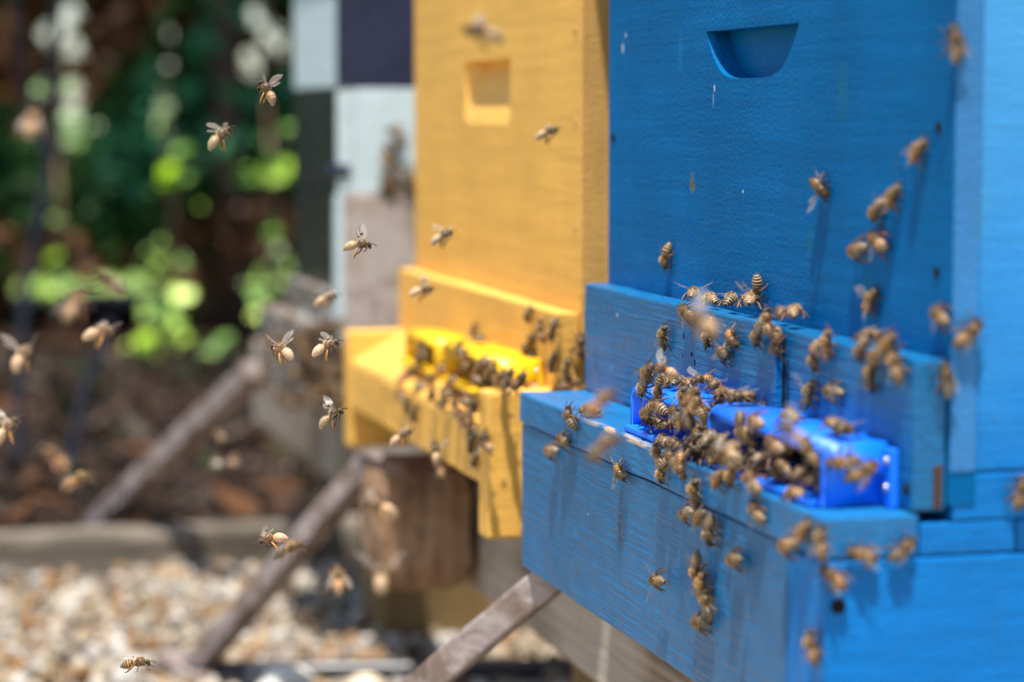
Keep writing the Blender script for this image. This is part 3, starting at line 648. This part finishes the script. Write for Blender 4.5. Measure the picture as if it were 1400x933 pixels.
        if not fly:
            j = lambda: .5*rg.normal()
            tubev([(3.0, sgn*1.0, 2.2), (3.9, sgn*2.5, 2.7), (4.9+j()*.5, sgn*3.6, 1.1), (5.7+j(), sgn*4.0, .15), (6.6+j(), sgn*4.2, .12)], [.38, .36, .27, .20, .13], V, F, C, LG)
            tubev([(1.6, sgn*1.1, 1.9), (1.5, sgn*3.0, 2.6), (1.1+j(), sgn*4.5, 1.1), (.7+j(), sgn*5.3, .15), (.1+j(), sgn*6.0, .12)], [.38, .38, .28, .2, .13], V, F, C, LG)
            tubev([(.3, sgn*1.1, 1.9), (-1.0, sgn*2.8, 2.9), (-2.6+j(), sgn*4.0, 1.6), (-3.9+j(), sgn*4.5, .3), (-5.0+j(), sgn*4.9, .12)], [.40, .42, .48, .36, .16], V, F, C, L2)
        else:
            tubev([(3.0, sgn*1.0, 2.0), (3.9, sgn*1.7, 1.2), (3.2, sgn*1.9, .2), (2.4, sgn*1.7, -.5)], [.36, .34, .26, .15], V, F, C, LG)
            tubev([(1.6, sgn*1.1, 1.7), (1.3, sgn*2.2, .6), (.2, sgn*2.2, -.9), (-.8, sgn*2.0, -1.6)], [.38, .36, .28, .15], V, F, C, LG)
            tubev([(.3, sgn*1.1, 1.7), (-.6, sgn*2.0, .3), (-1.5, sgn*1.9, -1.6), (-2.2, sgn*1.6, -3.3)], [.40, .44, .52, .24], V, F, C, (.34, .19, .06))
        if pollen: loft([(-2.0, sgn*4.2, 1.5, .1, .1), (-2.6, sgn*4.4, 1.5, .75, .8), (-3.3, sgn*4.5, 1.2, .8, .8), (-3.9, sgn*4.6, .9, .1, .1)], 8, lambda k, s: (.75, .45, .04), V, F, C)
    body = pydata('bee_body', np.array(V)*mm, F, C, True); body.materials.append(M_bee)
    # hair: thorax, head, first abdomen segment and segment bands
    HV, HC = [], []
    def hairs(p, nrm, L, c):
        nrm = (nrm+Vector((-.35, 0, 0))+.45*Vector(rg.normal(size=3))).normalized(); s = nrm.orthogonal().normalized()*.075
        HV.extend([tuple(p-s), tuple(p+s), tuple(p+nrm*L)]); HC.extend([tuple(.6*np.array(c)), tuple(.6*np.array(c)), c])
    for stn, cnt, L, c in ((th, 560, .85, (.78, .56, .34) if pale else (.64, .40, .15)), (hd, 180, .5, (.46, .32, .15))):
        for q in range(cnt):
            k = rg.integers(1, len(stn)-2); f = rg.random(); a_, b_2 = stn[k], stn[k+1]
            x, y, z, ry, rz = [a_[i]+(b_2[i]-a_[i])*f for i in range(5)]; t = 2*math.pi*rg.random()
            if math.sin(t) < -.3 and rg.random() < .5: continue
            hairs(Vector((x, y+ry*math.cos(t), z+rz*math.sin(t))), Vector((.15*(1 if k < 3 else -1), math.cos(t), math.sin(t))), L*(.6+.6*rg.random()), tuple(np.array(c)*(.7+.6*rg.random())))
    for q in range(520 if pale else 220):
        k = rg.integers(0, 40); i, u = info[k]
        if u > (.6 if pale else .25) and k > 7: continue
        p, yw, pt, r = ab[k]; t = 2*math.pi*rg.random(); nn = Vector((-math.sin(yw)*math.cos(t), math.cos(yw)*math.cos(t), math.sin(t)*.92))
        hairs(p+nn*r, nn+Vector((-.7, 0, 0)), .55, tuple(np.array((.62, .50, .32))*(.7+.5*rg.random())))
    fur = pydata('bee_fur', np.array(HV)*mm, np.arange(len(HV)).reshape(-1, 3), HC); fur.materials.append(M_fur)
    wings = []
    for sgn in (1, -1):
        for (L, W, root, dsw, dl) in ((9.2, 3.1, (2.1, 1.75, 4.6), 0, 0), (6.4, 2.2, (1.0, 1.7, 4.4), -14 if wing > 40 else 4, -4)):
            sw = rad(wing+dsw+3*rg.normal()); el = rad(lift+dl+2*rg.normal())
            u = Vector((-math.cos(sw)*math.cos(el), sgn*math.sin(sw)*math.cos(el), math.sin(el)))
            v = Vector((-math.sin(sw), -sgn*math.cos(sw), 0)); v = (v-u*v.dot(u)).normalized()
            if wing > 40: v = -v if v.x > 0 else v
            else: v = v
            nn = u.cross(v)
            K = 8; lead = [0, .10, .16, .20, .22, .22, .18, .08, -.18]; tr_ = [-.10, -.36, -.58, -.72, -.80, -.82, -.74, -.56, -.22]
            WV, WF, MI = [], [], []
            R0 = Vector((root[0], sgn*root[1], root[2]))
            for k in range(K+1):
                s = k/K
                for q in range(4):
                    cth = lead[k]+(tr_[k]-lead[k])*(0, .07, .5, 1)[q]
                    WV.append(tuple(R0+u*L*s-v*W*cth*(1 if wing <= 40 else -1)*-1*(-1)+nn*(.18*math.sin(3*s+q)+.12*q*(k % 2))))
            for k in range(K):
                for q in range(3): WF.append((4*k+q, 4*k+q+1, 4*k+q+5, 4*k+q+4)); MI.append(1 if q == 0 or (k in (3,) and q == 1) else 0)
            me = pydata('bee_wing', np.array(WV)*mm, WF, None, True); me.materials.append(M_wing if wing > 40 else M_wing2); me.materials.append(M_vein)
            me.polygons.foreach_set('material_index', MI); wings.append(me)
    return dict(body=body, fur=fur, wings=wings)
BEE = dict(
    w=[beemesh('w', 6, 10, 13, 5, seed=1), beemesh('w2', -10, 4, 20, 7, seed=2), beemesh('w3', 4, 18, 10, 4, dark=1, seed=3), beemesh('w4', -5, 8, 26, 9, seed=12)],
    b=[beemesh('b', 34, 26, 24, 10, seed=4), beemesh('b2', -36, 30, 18, 8, seed=5, dark=1)],
    o=[beemesh('o', 8, 22, 52, 14, seed=6), beemesh('o2', -12, 14, 62, 24, seed=7)],
    r=[beemesh('r', 0, -34, 78, 20, seed=8), beemesh('r2', 10, -20, 66, 34, seed=9, dark=1)],
    f=[beemesh('f', 0, 30, 82, 24, fly=True, seed=10, pale=.5), beemesh('f2', 6, 44, 94, 40, fly=True, seed=11, pale=.4)],
    u=[beemesh('u', -4, 36, 74, 58, fly=True, seed=13, pale=.5), beemesh('u2', 4, 22, 104, 8, fly=True, seed=14, pale=.4)])
CNT = {}
def bee(M, var, label, group, small=False):
    k = CNT.get(var, 0); CNT[var] = k+1; d = BEE[var][k % len(BEE[var])]
    o = bpy.data.objects.new('honey_bee', d['body']); COL.objects.link(o); o.matrix_world = M
    tag(o, label, 'bee', group)
    for nm, me in [('fur', d['fur'])]+[('wing', q) for q in d['wings']]:
        c = bpy.data.objects.new(nm, me); COL.objects.link(c); c.parent = o
    return o
NY, NZ, NX = Vector((0, -1, 0)), Vector((0, 0, 1)), Vector((1, 0, 0))
SURF = dict(F=((0, 0, 0), NY), R=((0, -.0137, 0), NY), C=((0, -.018, 0), NY), T=((0, 0, -.0884), NZ), D=((0, 0, -.145), NZ), B=((0, -.0485, 0), NY), S=((.0002, 0, 0), NX),
            G=((0, 0, -.1212), NZ), g=((0, 0, -.1238), NZ), E=((-.0205, 0, 0), NX), H=((0, -.041, 0), NY), h=((0, -.040, 0), NY), L=((0, 0, -.142), NZ), l=((-.166, 0, 0), NX),
            YF=((0, -.0002, 0), NY), YR=((0, -.0138, 0), NY), YB=((0, -.0525, 0), NY), YD=((0, -.03, -.161), Vector((0, -.45, .9)).normalized()), YH=((0, -.041, 0), NY), YG=((0, 0, -.136), NZ), YS=((-.463, 0, 0), NX), PB=((0, .018, 0), NY),
            WS=((XC, 0, 0), NX), WB=((0, -.0345, 0), NY), WE=((-1.1615, 0, 0), NX))
LEDGE = dict(T=(-.0085, -.0884), D=(-.0435, -.1449), G=(-.030, -.1210), g=(-.029, -.1236), L=(-.040, -.1420), YG=(-.029, -.1345))
def on(surf, x, y, ang, var, label, group, lift=0, size=1.0):
    P, N = SURF[surf]; P = Vector(P)
    c = onplane(x, y, P+N*(.0032+lift*mm), N)            # body centre; the feet stand on the surface
    if surf in LEDGE:                                    # narrow level ledges seen almost edge on
        ly, lz = LEDGE[surf]; c = onplane(x, y, Vector((0, ly, 0)), NY); c.z = max(lz, min(c.z-.0032, lz+.009))+.0032
    e1 = N.orthogonal().normalized(); e2 = N.cross(e1)
    x0, y0 = proj(c); a1 = proj(c+e1*.002); a2 = proj(c+e2*.002)
    A = np.array([[a1[0]-x0, a2[0]-x0], [a1[1]-y0, a2[1]-y0]])
    wv = np.linalg.solve(A, np.array([math.cos(rad(ang)), -math.sin(rad(ang))]))
    d = (e1*wv[0]+e2*wv[1]).normalized(); d = (d+N*random.uniform(-.12, .12)).normalized()
    yv = N.cross(d).normalized(); zv = d.cross(yv)
    zv = (zv+yv*random.uniform(-.18, .18)).normalized(); yv = zv.cross(d).normalized()
    s = size*random.uniform(.96, 1.10)
    foot = c - N*.0032
    M = Matrix.Translation(foot) @ (Matrix((d, yv, zv)).transposed() @ Matrix.Scale(s, 3)).to_4x4()
    return bee(M, var, label, group)
def flying(x, y, dep, ang, var, label, group='bees flying in front of the hives', toward=0, roll=0):
    c = atdepth(x, y, dep); a, t = rad(ang), rad(toward)
    d = (math.cos(t)*(math.cos(a)*RT+math.sin(a)*UP)+math.sin(t)*FW).normalized()
    z = (ZZ-d*ZZ.dot(d)+RT*math.sin(rad(roll))).normalized(); z = (z-d*z.dot(d)).normalized(); y_ = z.cross(d)
    return bee(Matrix.Translation(c-z*.0032) @ Matrix((d, y_, z)).transposed().to_4x4(), var, label, group)

GA = 'bees on the blue hive front'
for r in (
 ('F', 910, 352, 262, 'b', 'lone bee head down on the far half of the blue front'),
 ('F', 1120, 257, -55, 'r', 'bee with flared wings alone in the middle of the blue front'),
 ('F', 1252, 207, 62, 'w', 'highest bee on the near part of the blue front, head up'),
 ('F', 1197, 288, 245, 'b', 'bee left and lower of the touching pair on the blue front'),
 ('F', 1219, 270, 65, 'w', 'bee right and higher of the touching pair on the blue front'),
 ('F', 1171, 342, 200, 'w', 'bee facing left below the touching pair on blue front'),
 ('F', 1198, 331, 130, 'b', 'plump bee with pale bands just right of the one facing left'),
 ('F', 1188, 413, 68, 'o', 'bee with half open wings just above the crowd on the ledge'),
 ('F', 1283, 433, 135, 'w', 'bee beside the vertical edge of blue hive, left of the corner'),
 ('S', 1325, 453, 48, 'w', 'tawny bee on the worn corner strip of the blue hive'),
 ('S', 1306, 58, 100, 'w', 'bee high on the corner at the top of the blue hive'),
 ('S', 1293, 520, 98, 'w', 'tan bee climbing the near end of the entrance board'),
 ('S', 1396, 672, 85, 'w', 'bee cut off by the right edge of the picture'),
 ('T', 947, 400, 55, 'o', 'striped bee head up at the far end of the ledge group'),
 ('T', 972, 407, 165, 'w', 'bee just behind the pink airborne bee on the ledge'),
 ('T', 999, 409, 40, 'b', 'bee showing a dark tail tip, middle of ledge top'),
 ('T', 1023, 410, 140, 'w', 'pale banded bee on the ledge under the one with raised tail'),
 ('F', 1035, 397, 262, 'r', 'bee with raised dark wings against the blue front over the ledge'),
 ('T', 1069, 427, 200, 'w', 'left bee of the pair on the ledge past the dirty streak'),
 ('T', 1087, 425, 20, 'b', 'reddish right bee of the pair on the ledge past the streak'),
 ('C', 937, 428, 128, 'w', 'orange banded bee hanging at the upper edge of the cleat'),
 ('R', 906, 461, 82, 'w', 'dark narrow bee climbing alone on the entrance board'),
 ('C', 967, 457, 268, 'w', 'bee head down on the cleat below the pink airborne bee'),
 ('C', 1000, 462, -55, 'o', 'pale bee with spread white wings on the cleat'),
 ('C', 988, 485, -25, 'b', 'round bee low on the cleat above the blue guard'),
 ('C', 1036, 456, 255, 'w', 'dark striped bee left of the vertical dirty streak'),
 ('C', 1048, 441, 95, 'b', 'bee at top of the dirty streak below the ledge'),
 ('R', 1062, 471, 266, 'w', 'orange bee head down right of the dirty streak'),
 ('R', 1113, 488, 262, 'w', 'left bee of the side by side pair under the ledge'),
 ('R', 1129, 470, 82, 'w', 'right bee of the side by side pair under the ledge'),
 ('R', 1106, 540, 75, 'r', 'bee with upright wings just above the near housing'),
 ('R', 1136, 537, 165, 'w', 'orange brown bee facing left just above the near housing'),
 ('T', 1188, 459, 185, 'b', 'top bee of the large clump at the near end of the ledge'),
 ('R', 1177, 478, 245, 'w', 'left bee of the large clump at the near end of the ledge'),
 ('R', 1198, 487, 235, 'b', 'middle bee of the large clump at the near end of the ledge', 2),
 ('R', 1211, 470, 60, 'w', 'upper right bee of the large clump at the near end of ledge', 1),
 ('R', 1224, 499, 100, 'w', 'lower right bee of the large clump at the near end of ledge'),
 ('R', 1190, 513, 80, 'w', 'lowest bee of the large clump at the near end of ledge')):
    on(r[0], r[1], r[2], r[3], r[4], r[5], GA, r[6] if len(r) > 6 else 0)
GB = 'bees crowding the blue entrance guard'
for r in (
 ('h', 884, 509, 65, 'w', 'pale furred bee at the far upper corner of far housing'),
 ('h', 880, 526, 255, 'b', 'grey striped bee head down at the far end of far housing'),
 ('h', 900, 531, 262, 'w', 'bee in the blue gap near the far end of far housing'),
 ('g', 914, 530, 250, 'w', 'bee with fuzzy back on far housing roof, second from its end'),
 ('g', 925, 520, 20, 'w', 'small looking bee peering over the back of far housing'),
 ('g', 940, 524, 100, 'b', 'bee with pale rings and black tail on the far housing roof'),
 ('g', 960, 518, 185, 'o', 'brown bee with lifted wing on the far housing roof'),
 ('g', 977, 526, 205, 'w', 'dark bee right of the lifted wing on the far housing roof'),
 ('g', 993, 538, 175, 'b', 'round grey brown bee near the end of far housing roof'),
 ('g', 1013, 543, 185, 'w', 'bee on the back strip between the two housings'),
 ('R', 1031, 545, 10, 'w', 'greyish bee against entrance board behind the gap of the housings'),
 ('R', 1044, 556, 200, 'w', 'dark bee at the back corner of the near housing roof'),
 ('h', 932, 543, 80, 'w', 'dark striped bee climbing the rounded edge of far housing', 1),
 ('h', 946, 541, 60, 'w', 'upper bee of the pile on far housing front', 2),
 ('h', 943, 553, 110, 'b', 'central fuzzy bee of the pile on far housing front', 4),
 ('h', 956, 553, 100, 'w', 'bee at right of the fuzzy one in the pile', 2),
 ('h', 942, 567, 92, 'w', 'bee with clear amber stripes at the foot of the pile', 4),
 ('h', 885, 563, 240, 'w', 'orange bee with black rings at the far opening', 1),
 ('h', 900, 557, 150, 'b', 'fuzzy bee above the dark far opening', 1),
 ('L', 895, 577, 170, 'w', 'bee standing at the far lip with folded wings, facing left', 1),
 ('L', 916, 580, 190, 'w', 'bee showing black tail and brown legs on the far lip', 1),
 ('h', 922, 566, 120, 'w', 'shaded bee inside the far opening'),
 ('h', 932, 574, 60, 'b', 'shaded bee under the pile at the far opening'),
 ('l', 963, 575, 80, 'w', 'dark bee low on the near end of far housing'),
 ('l', 979, 570, 92, 'o', 'orange bee with spread pale wings on end of far housing', 1),
 ('l', 983, 551, 95, 'w', 'grey bee above the orange one with spread wings'),
 ('D', 958, 582, 200, 'w', 'shaded bee on the deck below the far housing end'),
 ('D', 971, 584, 30, 'b', 'shaded bee in the gap between housings'),
 ('D', 908, 605, 140, 'w', 'bee at the worn bare edge of the deck'),
 ('D', 925, 617, 170, 'w', 'tan bee in front row at the deck edge, third from left', 1),
 ('D', 944, 607, 200, 'b', 'furry bee in second row before the far lip'),
 ('D', 955, 597, 160, 'w', 'rounded brown bee just before the far lip', 1),
 ('D', 942, 617, 20, 'w', 'pale banded bee in front row at the deck edge, fourth from left', 1),
 ('D', 963, 611, 190, 'w', 'brown bee in the middle of the crowded deck edge', 2),
 ('D', 987, 602, 230, 'w', 'dark bee in the blue gap between the two housings'),
 ('D', 1000, 613, 60, 'w', 'bee with white rings before the near housing corner'),
 ('B', 899, 622, 100, 'w', 'orange bee with white rings at the top of the landing front', 1),
 ('B', 904, 645, 265, 'b', 'amber bee head down over the deck edge, leftmost of crowd', 1),
 ('B', 918, 626, 120, 'w', 'greyish bee squeezed between two at the deck edge', 1),
 ('B', 931, 638, 285, 'w', 'golden bee leaning over the deck edge', 2),
 ('D', 950, 623, 190, 'w', 'bee behind the golden one leaning over the edge', 1),
 ('D', 969, 626, 150, 'o', 'bee with blurred wings in front row before near housing'),
 ('B', 980, 655, 60, 'w', 'pale grey bee at the deck edge under a hovering one'),
 ('B', 1000, 648, 265, 'w', 'greyish bee on deck edge right of the pale one'),
 ('D', 983, 630, 170, 'w', 'bee among the front row near the near lip', 1),
 ('D', 1012, 632, 40, 'w', 'bee tucked at the left corner of near housing floor'),
 ('H', 1031, 578, 155, 'w', 'golden bee at the upper left of near housing opening'),
 ('H', 1014, 584, 280, 'w', 'dark bee standing upright at the near housing corner'),
 ('H', 1023, 597, 300, 'w', 'brown bee below the upright one at near housing corner'),
 ('H', 1057, 608, 130, 'w', 'large orange brown bee climbing to near housing roof', 1),
 ('G', 1081, 567, 165, 'w', 'tan bee lying along the near housing roof'),
 ('L', 1045, 622, 10, 'w', 'grey bee in the near opening, left of the large one'),
 ('L', 1028, 622, 30, 'w', 'grey bee at the left of the near opening'),
 ('L', 1040, 638, 180, 'w', 'long pinkish brown bee across the near lip', 1),
 ('L', 1070, 638, 150, 'b', 'blond bee in the middle of the near opening', 2),
 ('L', 1062, 652, 260, 'w', 'orange bee stepping over the near lip', 2),
 ('L', 1094, 648, 195, 'w', 'amber striped bee in the dark near opening', 1),
 ('H', 1107, 615, 105, 'w', 'dark bee upright at the right post of near opening'),
 ('L', 1117, 655, 190, 'w', 'bee at the right corner of the near opening'),
 ('D', 1027, 656, 120, 'b', 'round dark banded bee on deck before the near lip'),
 ('G', 1137, 579, 140, 'w', 'left bee of the pair on the near corner of blue roof'),
 ('G', 1153, 587, 200, 'b', 'right bee of the pair on the near corner of blue roof'),
 ('E', 1153, 631, 182, 'w', 'bee facing left on the blue end wall of near housing'),
 ('E', 1180, 646, 28, 'w', 'bee beside the screws on the blue end wall'),
 ('D', 1088, 678, 160, 'w', 'brownish bee on deck before the right part of near lip')):
    on(r[0], r[1], r[2], r[3], r[4], r[5], GB, r[6] if len(r) > 6 else 0)
GC = 'bees on the blue landing box'
for r in (
 ('B', 779, 570, 105, 'b', 'left bee of the pair at the far top edge of landing box'),
 ('D', 806, 567, 172, 'w', 'right bee of the pair lying along the landing deck edge'),
 ('B', 768, 603, 130, 'b', 'dark bee with pale bands on the seam at the far end'),
 ('B', 752, 618, 182, 'w', 'light brown bee touching the dark banded one at far end'),
 ('B', 846, 644, -58, 'o', 'sharp bee crossing the seam head down, white banded tail'),
 ('B', 896, 794, 172, 'o', 'single striped bee with long shadow low on landing front', 2),
 ('B', 950, 673, 82, 'w', 'upper pale furred bee of the hanging cluster below the edge'),
 ('B', 936, 703, 225, 'b', 'left bee of the hanging cluster below the edge'),
 ('B', 955, 707, 50, 'w', 'middle pale bee of the hanging cluster below the edge', 2),
 ('B', 969, 726, 268, 'w', 'lowest orange bee of the hanging cluster below the edge'),
 ('B', 1027, 659, 120, 'w', 'bee over the near deck edge above the golden blurred one'),
 ('B', 1032, 699, 112, 'b', 'golden brown bee near the seam right of the hanging cluster'),
 ('B', 1003, 765, 178, 'w', 'solitary bee facing left under the seam, dark tail'),
 ('B', 951, 776, 265, 'w', 'top bee of the vertical chain low on the landing front'),
 ('B', 958, 800, 80, 'w', 'second bee from top of the vertical chain on landing front'),
 ('B', 966, 827, 100, 'w', 'third bee from top of the vertical chain on landing front'),
 ('B', 956, 850, 200, 'b', 'bottom golden bee of the vertical chain on landing front'),
 ('B', 1075, 748, 190, 'b', 'lower left bee of the two at the near end of the seam'),
 ('B', 1096, 726, 60, 'w', 'upper right bee of the two at the near end of seam'),
 ('B', 1121, 742, 95, 'w', 'orange bee at the near front corner of the landing box'),
 ('S', 1140, 789, 140, 'w', 'bee angled down just past the near corner of landing box'),
 ('S', 1180, 760, 165, 'b', 'orange bee on the joint of the near end, left of two'),
 ('S', 1234, 751, 42, 'w', 'grey winged bee on joint of the near end, right of two'),
 ('B', 1108, 884, 95, 'w', 'lowest bee climbing the near rail of the landing box')):
    on(r[0], r[1], r[2], r[3], r[4], r[5], GC, r[6] if len(r) > 6 else 0)
GY = 'bees on the yellow hive'
for r in (
 ('YR', 721, 430, 250, 'w', 'highest bee on the yellow entrance board'),
 ('YR', 739, 452, 95, 'w', 'left bee of the two level ones on yellow board'),
 ('YR', 755, 452, 265, 'w', 'right bee of the two level ones on yellow board'),
 ('YR', 726, 466, 60, 'w', 'upper bee of the diagonal three on yellow board'),
 ('YR', 719, 478, 60, 'b', 'middle bee of the diagonal three on yellow board'),
 ('YR', 724, 492, 240, 'w', 'lower bee of the diagonal three on yellow board'),
 ('YR', 646, 457, 92, 'w', 'single bee above the yellow guard roof'),
 ('YR', 753, 496, 80, 'w', 'grey bee above the near end of the yellow guard'),
 ('YR', 775, 507, 85, 'w', 'grey bee near the right end of yellow board'),
 ('YD', 781, 525, 20, 'w', 'dark bee in the corner at the right end of yellow deck'),
 ('YD', 765, 526, 160, 'w', 'dark bee left of the corner on the yellow deck'),
 ('YH', 578, 478, 100, 'w', 'bee on the far edge of the yellow guard opening'),
 ('YH', 572, 494, 80, 'w', 'lower bee on the far edge of the yellow guard'),
 ('YH', 602, 505, 180, 'w', 'bee inside the big opening of yellow guard'),
 ('YH', 636, 493, 95, 'w', 'bee on the post between yellow openings'),
 ('YG', 657, 490, 60, 'w', 'dark bee at gap between yellow housings, upper'),
 ('YH', 654, 506, 260, 'w', 'dark bee at gap between yellow housings, middle'),
 ('YH', 668, 513, 250, 'b', 'pale winged bee before the near yellow housing', 2),
 ('YH', 682, 518, 60, 'w', 'grey bee before the near yellow housing, centre', 1),
 ('YH', 696, 514, 55, 'w', 'slanted bee before the near yellow housing, right', 1),
 ('YH', 713, 517, 50, 'w', 'slanted bee at near end of the yellow housing'),
 ('YD', 727, 527, 180, 'w', 'brownish bee on deck right of the yellow guard'),
 ('YD', 742, 522, 20, 'o', 'pale winged bee on deck right of the yellow guard'),
 ('YD', 660, 524, 150, 'w', 'bee on the deck below the gap of yellow housings'),
 ('YD', 640, 533, 120, 'w', 'bee on the deck under the first yellow opening, right'),
 ('YD', 574, 527, 160, 'w', 'light bee at the far left end of yellow crowd'),
 ('YD', 556, 513, 30, 'w', 'bee left of the yellow guard on the sloping deck'),
 ('YB', 546, 540, 120, 'w', 'top bee of the three on far yellow landing front'),
 ('YB', 556, 555, 260, 'w', 'middle bee of the three on far yellow landing front'),
 ('YB', 565, 566, 80, 'w', 'lowest bee of the three on far yellow landing front'),
 ('YB', 590, 541, 20, 'w', 'bee at edge of the yellow deck, left of the row'),
 ('YB', 603, 553, 160, 'w', 'bee at edge of the yellow deck, second in the row'),
 ('YB', 609, 541, 200, 'b', 'bee at edge of the yellow deck, third in the row'),
 ('YB', 622, 556, 95, 'w', 'golden bee at edge of the yellow deck, fourth in row'),
 ('YB', 635, 550, 150, 'w', 'bee at edge of the yellow deck, fifth in row', 1),
 ('YB', 646, 552, 30, 'o', 'grey winged bee at edge of yellow deck, last in row', 1),
 ('YB', 632, 574, 100, 'w', 'golden bee at top of the column by yellow rail'),
 ('YB', 643, 564, 240, 'w', 'dark bee at top of the column by yellow rail'),
 ('YB', 641, 591, 80, 'w', 'bee third down the column by yellow rail'),
 ('YB', 644, 607, 265, 'b', 'bee fourth down the column by yellow rail'),
 ('YB', 648, 628, 75, 'w', 'lowest bee of the column by yellow rail'),
 ('YB', 658, 600, 60, 'o', 'left bee of the two on the front of yellow rail'),
 ('YB', 665, 609, 130, 'w', 'right bee of the two on the front of yellow rail'),
 ('YB', 601, 640, 100, 'w', 'bee hanging below the yellow landing front'),
 ('PB', 632, 668, 90, 'b', 'upper bee on the beam under the yellow hive'),
 ('PB', 627, 680, 20, 'w', 'lower bee on the beam under the yellow hive'),
 ('YH', 662, 495, 200, 'w', 'bee deep in the gap between the yellow housings, behind others', 1),
 ('YH', 649, 518, 150, 'b', 'bee low in the gap between the yellow housings, leaning left', 2),
 ('YH', 674, 503, 300, 'w', 'bee head down on the near yellow housing front, left end', 1),
 ('YH', 690, 526, 170, 'w', 'bee walking along the near yellow lip', 1),
 ('YH', 704, 528, 20, 'b', 'bee at right end of the near yellow lip', 1),
 ('YH', 617, 520, 190, 'w', 'pale bee on the lip of the far yellow opening', 1),
 ('YH', 588, 518, 40, 'w', 'bee at left end of the far yellow lip', 1),
 ('YH', 628, 478, 120, 'w', 'bee on roof edge of the far yellow housing', 1),
 ('YD', 676, 532, 200, 'w', 'bee on deck under the near yellow lip, left', 1),
 ('YD', 700, 535, 30, 'w', 'bee on deck under the near yellow lip, right', 1),
 ('YD', 610, 533, 170, 'w', 'bee on deck under the far yellow lip', 1),
 ('YS', 794, 470, 90, 'w', 'bee in the shadow between yellow and blue hives')):
    on(r[0], r[1], r[2], r[3], r[4], r[5], GY, r[6] if len(r) > 6 else 0)
GW = 'bees clustered on the black and white hive'
rw = random.Random(3)
for i in range(17):
    y = 172+95*math.sqrt(rw.random()) if i > 3 else 178+i*14; x = 543+rw.uniform(-1, 1)*(6+17*(y-170)/95)
    on('WS', x, y, rw.uniform(0, 360), 'w', 'brown bee in the cluster on the white side panel', 'bees clustered on the white side panel', rw.uniform(0, 4))
for i in range(64):
    sf = ('WE', 'WB', 'WE')[i % 3]
    x = rw.uniform(404, 474) if sf == 'WE' else rw.uniform(362, 404); y = 415+(x-360)*.25+rw.random()**.7*130
    on(sf, x, y, rw.uniform(0, 360), 'w', 'blurred bee in the beard hanging on the farthest bottom board', 'bees bearding on the farthest bottom board', rw.uniform(0, 9))
for x, y, dep, ang, var, tw, lab in (
 (300, 186, 1.02, 40, 'f', 20, 'bee with both wings spread wide before the dark conifers'),
 (366, 124, 1.12, 130, 'f', 10, 'bee near the top by the white hive edge, wings swept left'),
 (490, 334, 1.12, 0, 'u', 0, 'bee flying right against the bare pine panel'),
 (604, 322, 1.25, 25, 'f', 25, 'grey bee flying before the yellow front, lower left'),
 (748, 180, 1.27, 20, 'u', 20, 'bee hovering before the yellow front at right'),
 (577, 396, 1.3, 8, 'u', 10, 'small bee flying just above the yellow entrance board'),
 (446, 408, 1.3, 18, 'u', 0, 'long blurred bee flying right left of the pine panel'),
 (386, 478, 1.07, 160, 'f', 35, 'sharp bee facing away with one wing raised, left of pair'),
 (445, 473, 1.09, 22, 'f', 10, 'sharp orange bee with spread wings, right of pair'),
 (452, 569, 1.1, 30, 'u', 0, 'long bee climbing beside the yellow far rail'),
 (137, 453, .93, 10, 'u', 30, 'bee with whitish tail over the thin black hose'),
 (29, 486, .90, 60, 'f', 45, 'small golden bee at left edge over dark mulch'),
 (8, 586, .96, 45, 'u', 10, 'bee cut by the left edge of the picture'),
 (74, 625, .80, 140, 'w', 0, 'pale pinkish out of focus bee low at left'),
 (518, 692, .86, 165, 'u', 0, 'large pinkish bee before the stained wood block'),
 (371, 736, 1.08, 195, 'f', 0, 'striped bee above the grey prop stick'),
 (396, 750, .95, 20, 'w', 0, 'peach coloured bee touching the grey prop stick'),
 (462, 791, .90, 100, 'w', 40, 'orange bee left of the one with level wings'),
 (521, 786, .82, 90, 'f', 60, 'pale bee seen end on with wings level'),
 (187, 906, 1.09, 5, 'w', 0, 'dark bee low over the gravel'),
 (660, 43, .78, 170, 'f', 0, 'grey smudged bee at top before the yellow front'),
 (957, 438, .77, 160, 'u', 0, 'big peach bee out of focus before the cleat'),
 (821, 549, .80, 40, 'w', 0, 'peach bee out of focus over the far landing deck'),
 (825, 609, .80, 35, 'w', 0, 'peach bee out of focus over the landing seam'),
 (107, 656, .88, 20, 'w', 0, 'small tan bee under the thin black hose'),
 (150, 385, .78, 140, 'w', 20, 'faint brownish bee before the conifers, right of two'),
 (103, 416, .78, 60, 'w', 30, 'faint brownish bee before the conifers, left of two'),
 (296, 630, 1.75, 90, 'w', 30, 'left bee of the two in the dark hollow'),
 (320, 629, 1.75, 80, 'w', 30, 'right bee of the two in the dark hollow'),
 (300, 595, 1.75, 120, 'w', 30, 'upper bee over the two in the dark hollow'),
 (44, 166, .78, 90, 'w', 40, 'faint orange bee high at left'),
 (1082, 590, .78, 150, 'f', 0, 'greyish bee out of focus over near housing roof'),
 (990, 620, .92, 175, 'f', 10, 'hovering bee with whitish wings over the deck crowd'),
 (908, 505, 1.02, 165, 'f', 0, 'hovering bee with clear wing over far housing'),
 (548, 596, 1.25, 30, 'u', 0, 'bee flying before the far yellow landing front'),
 (596, 617, 1.3, 95, 'u', 30, 'pale bee flying under the yellow landing front')):
    flying(x, y, dep, ang, var, lab, toward=tw)
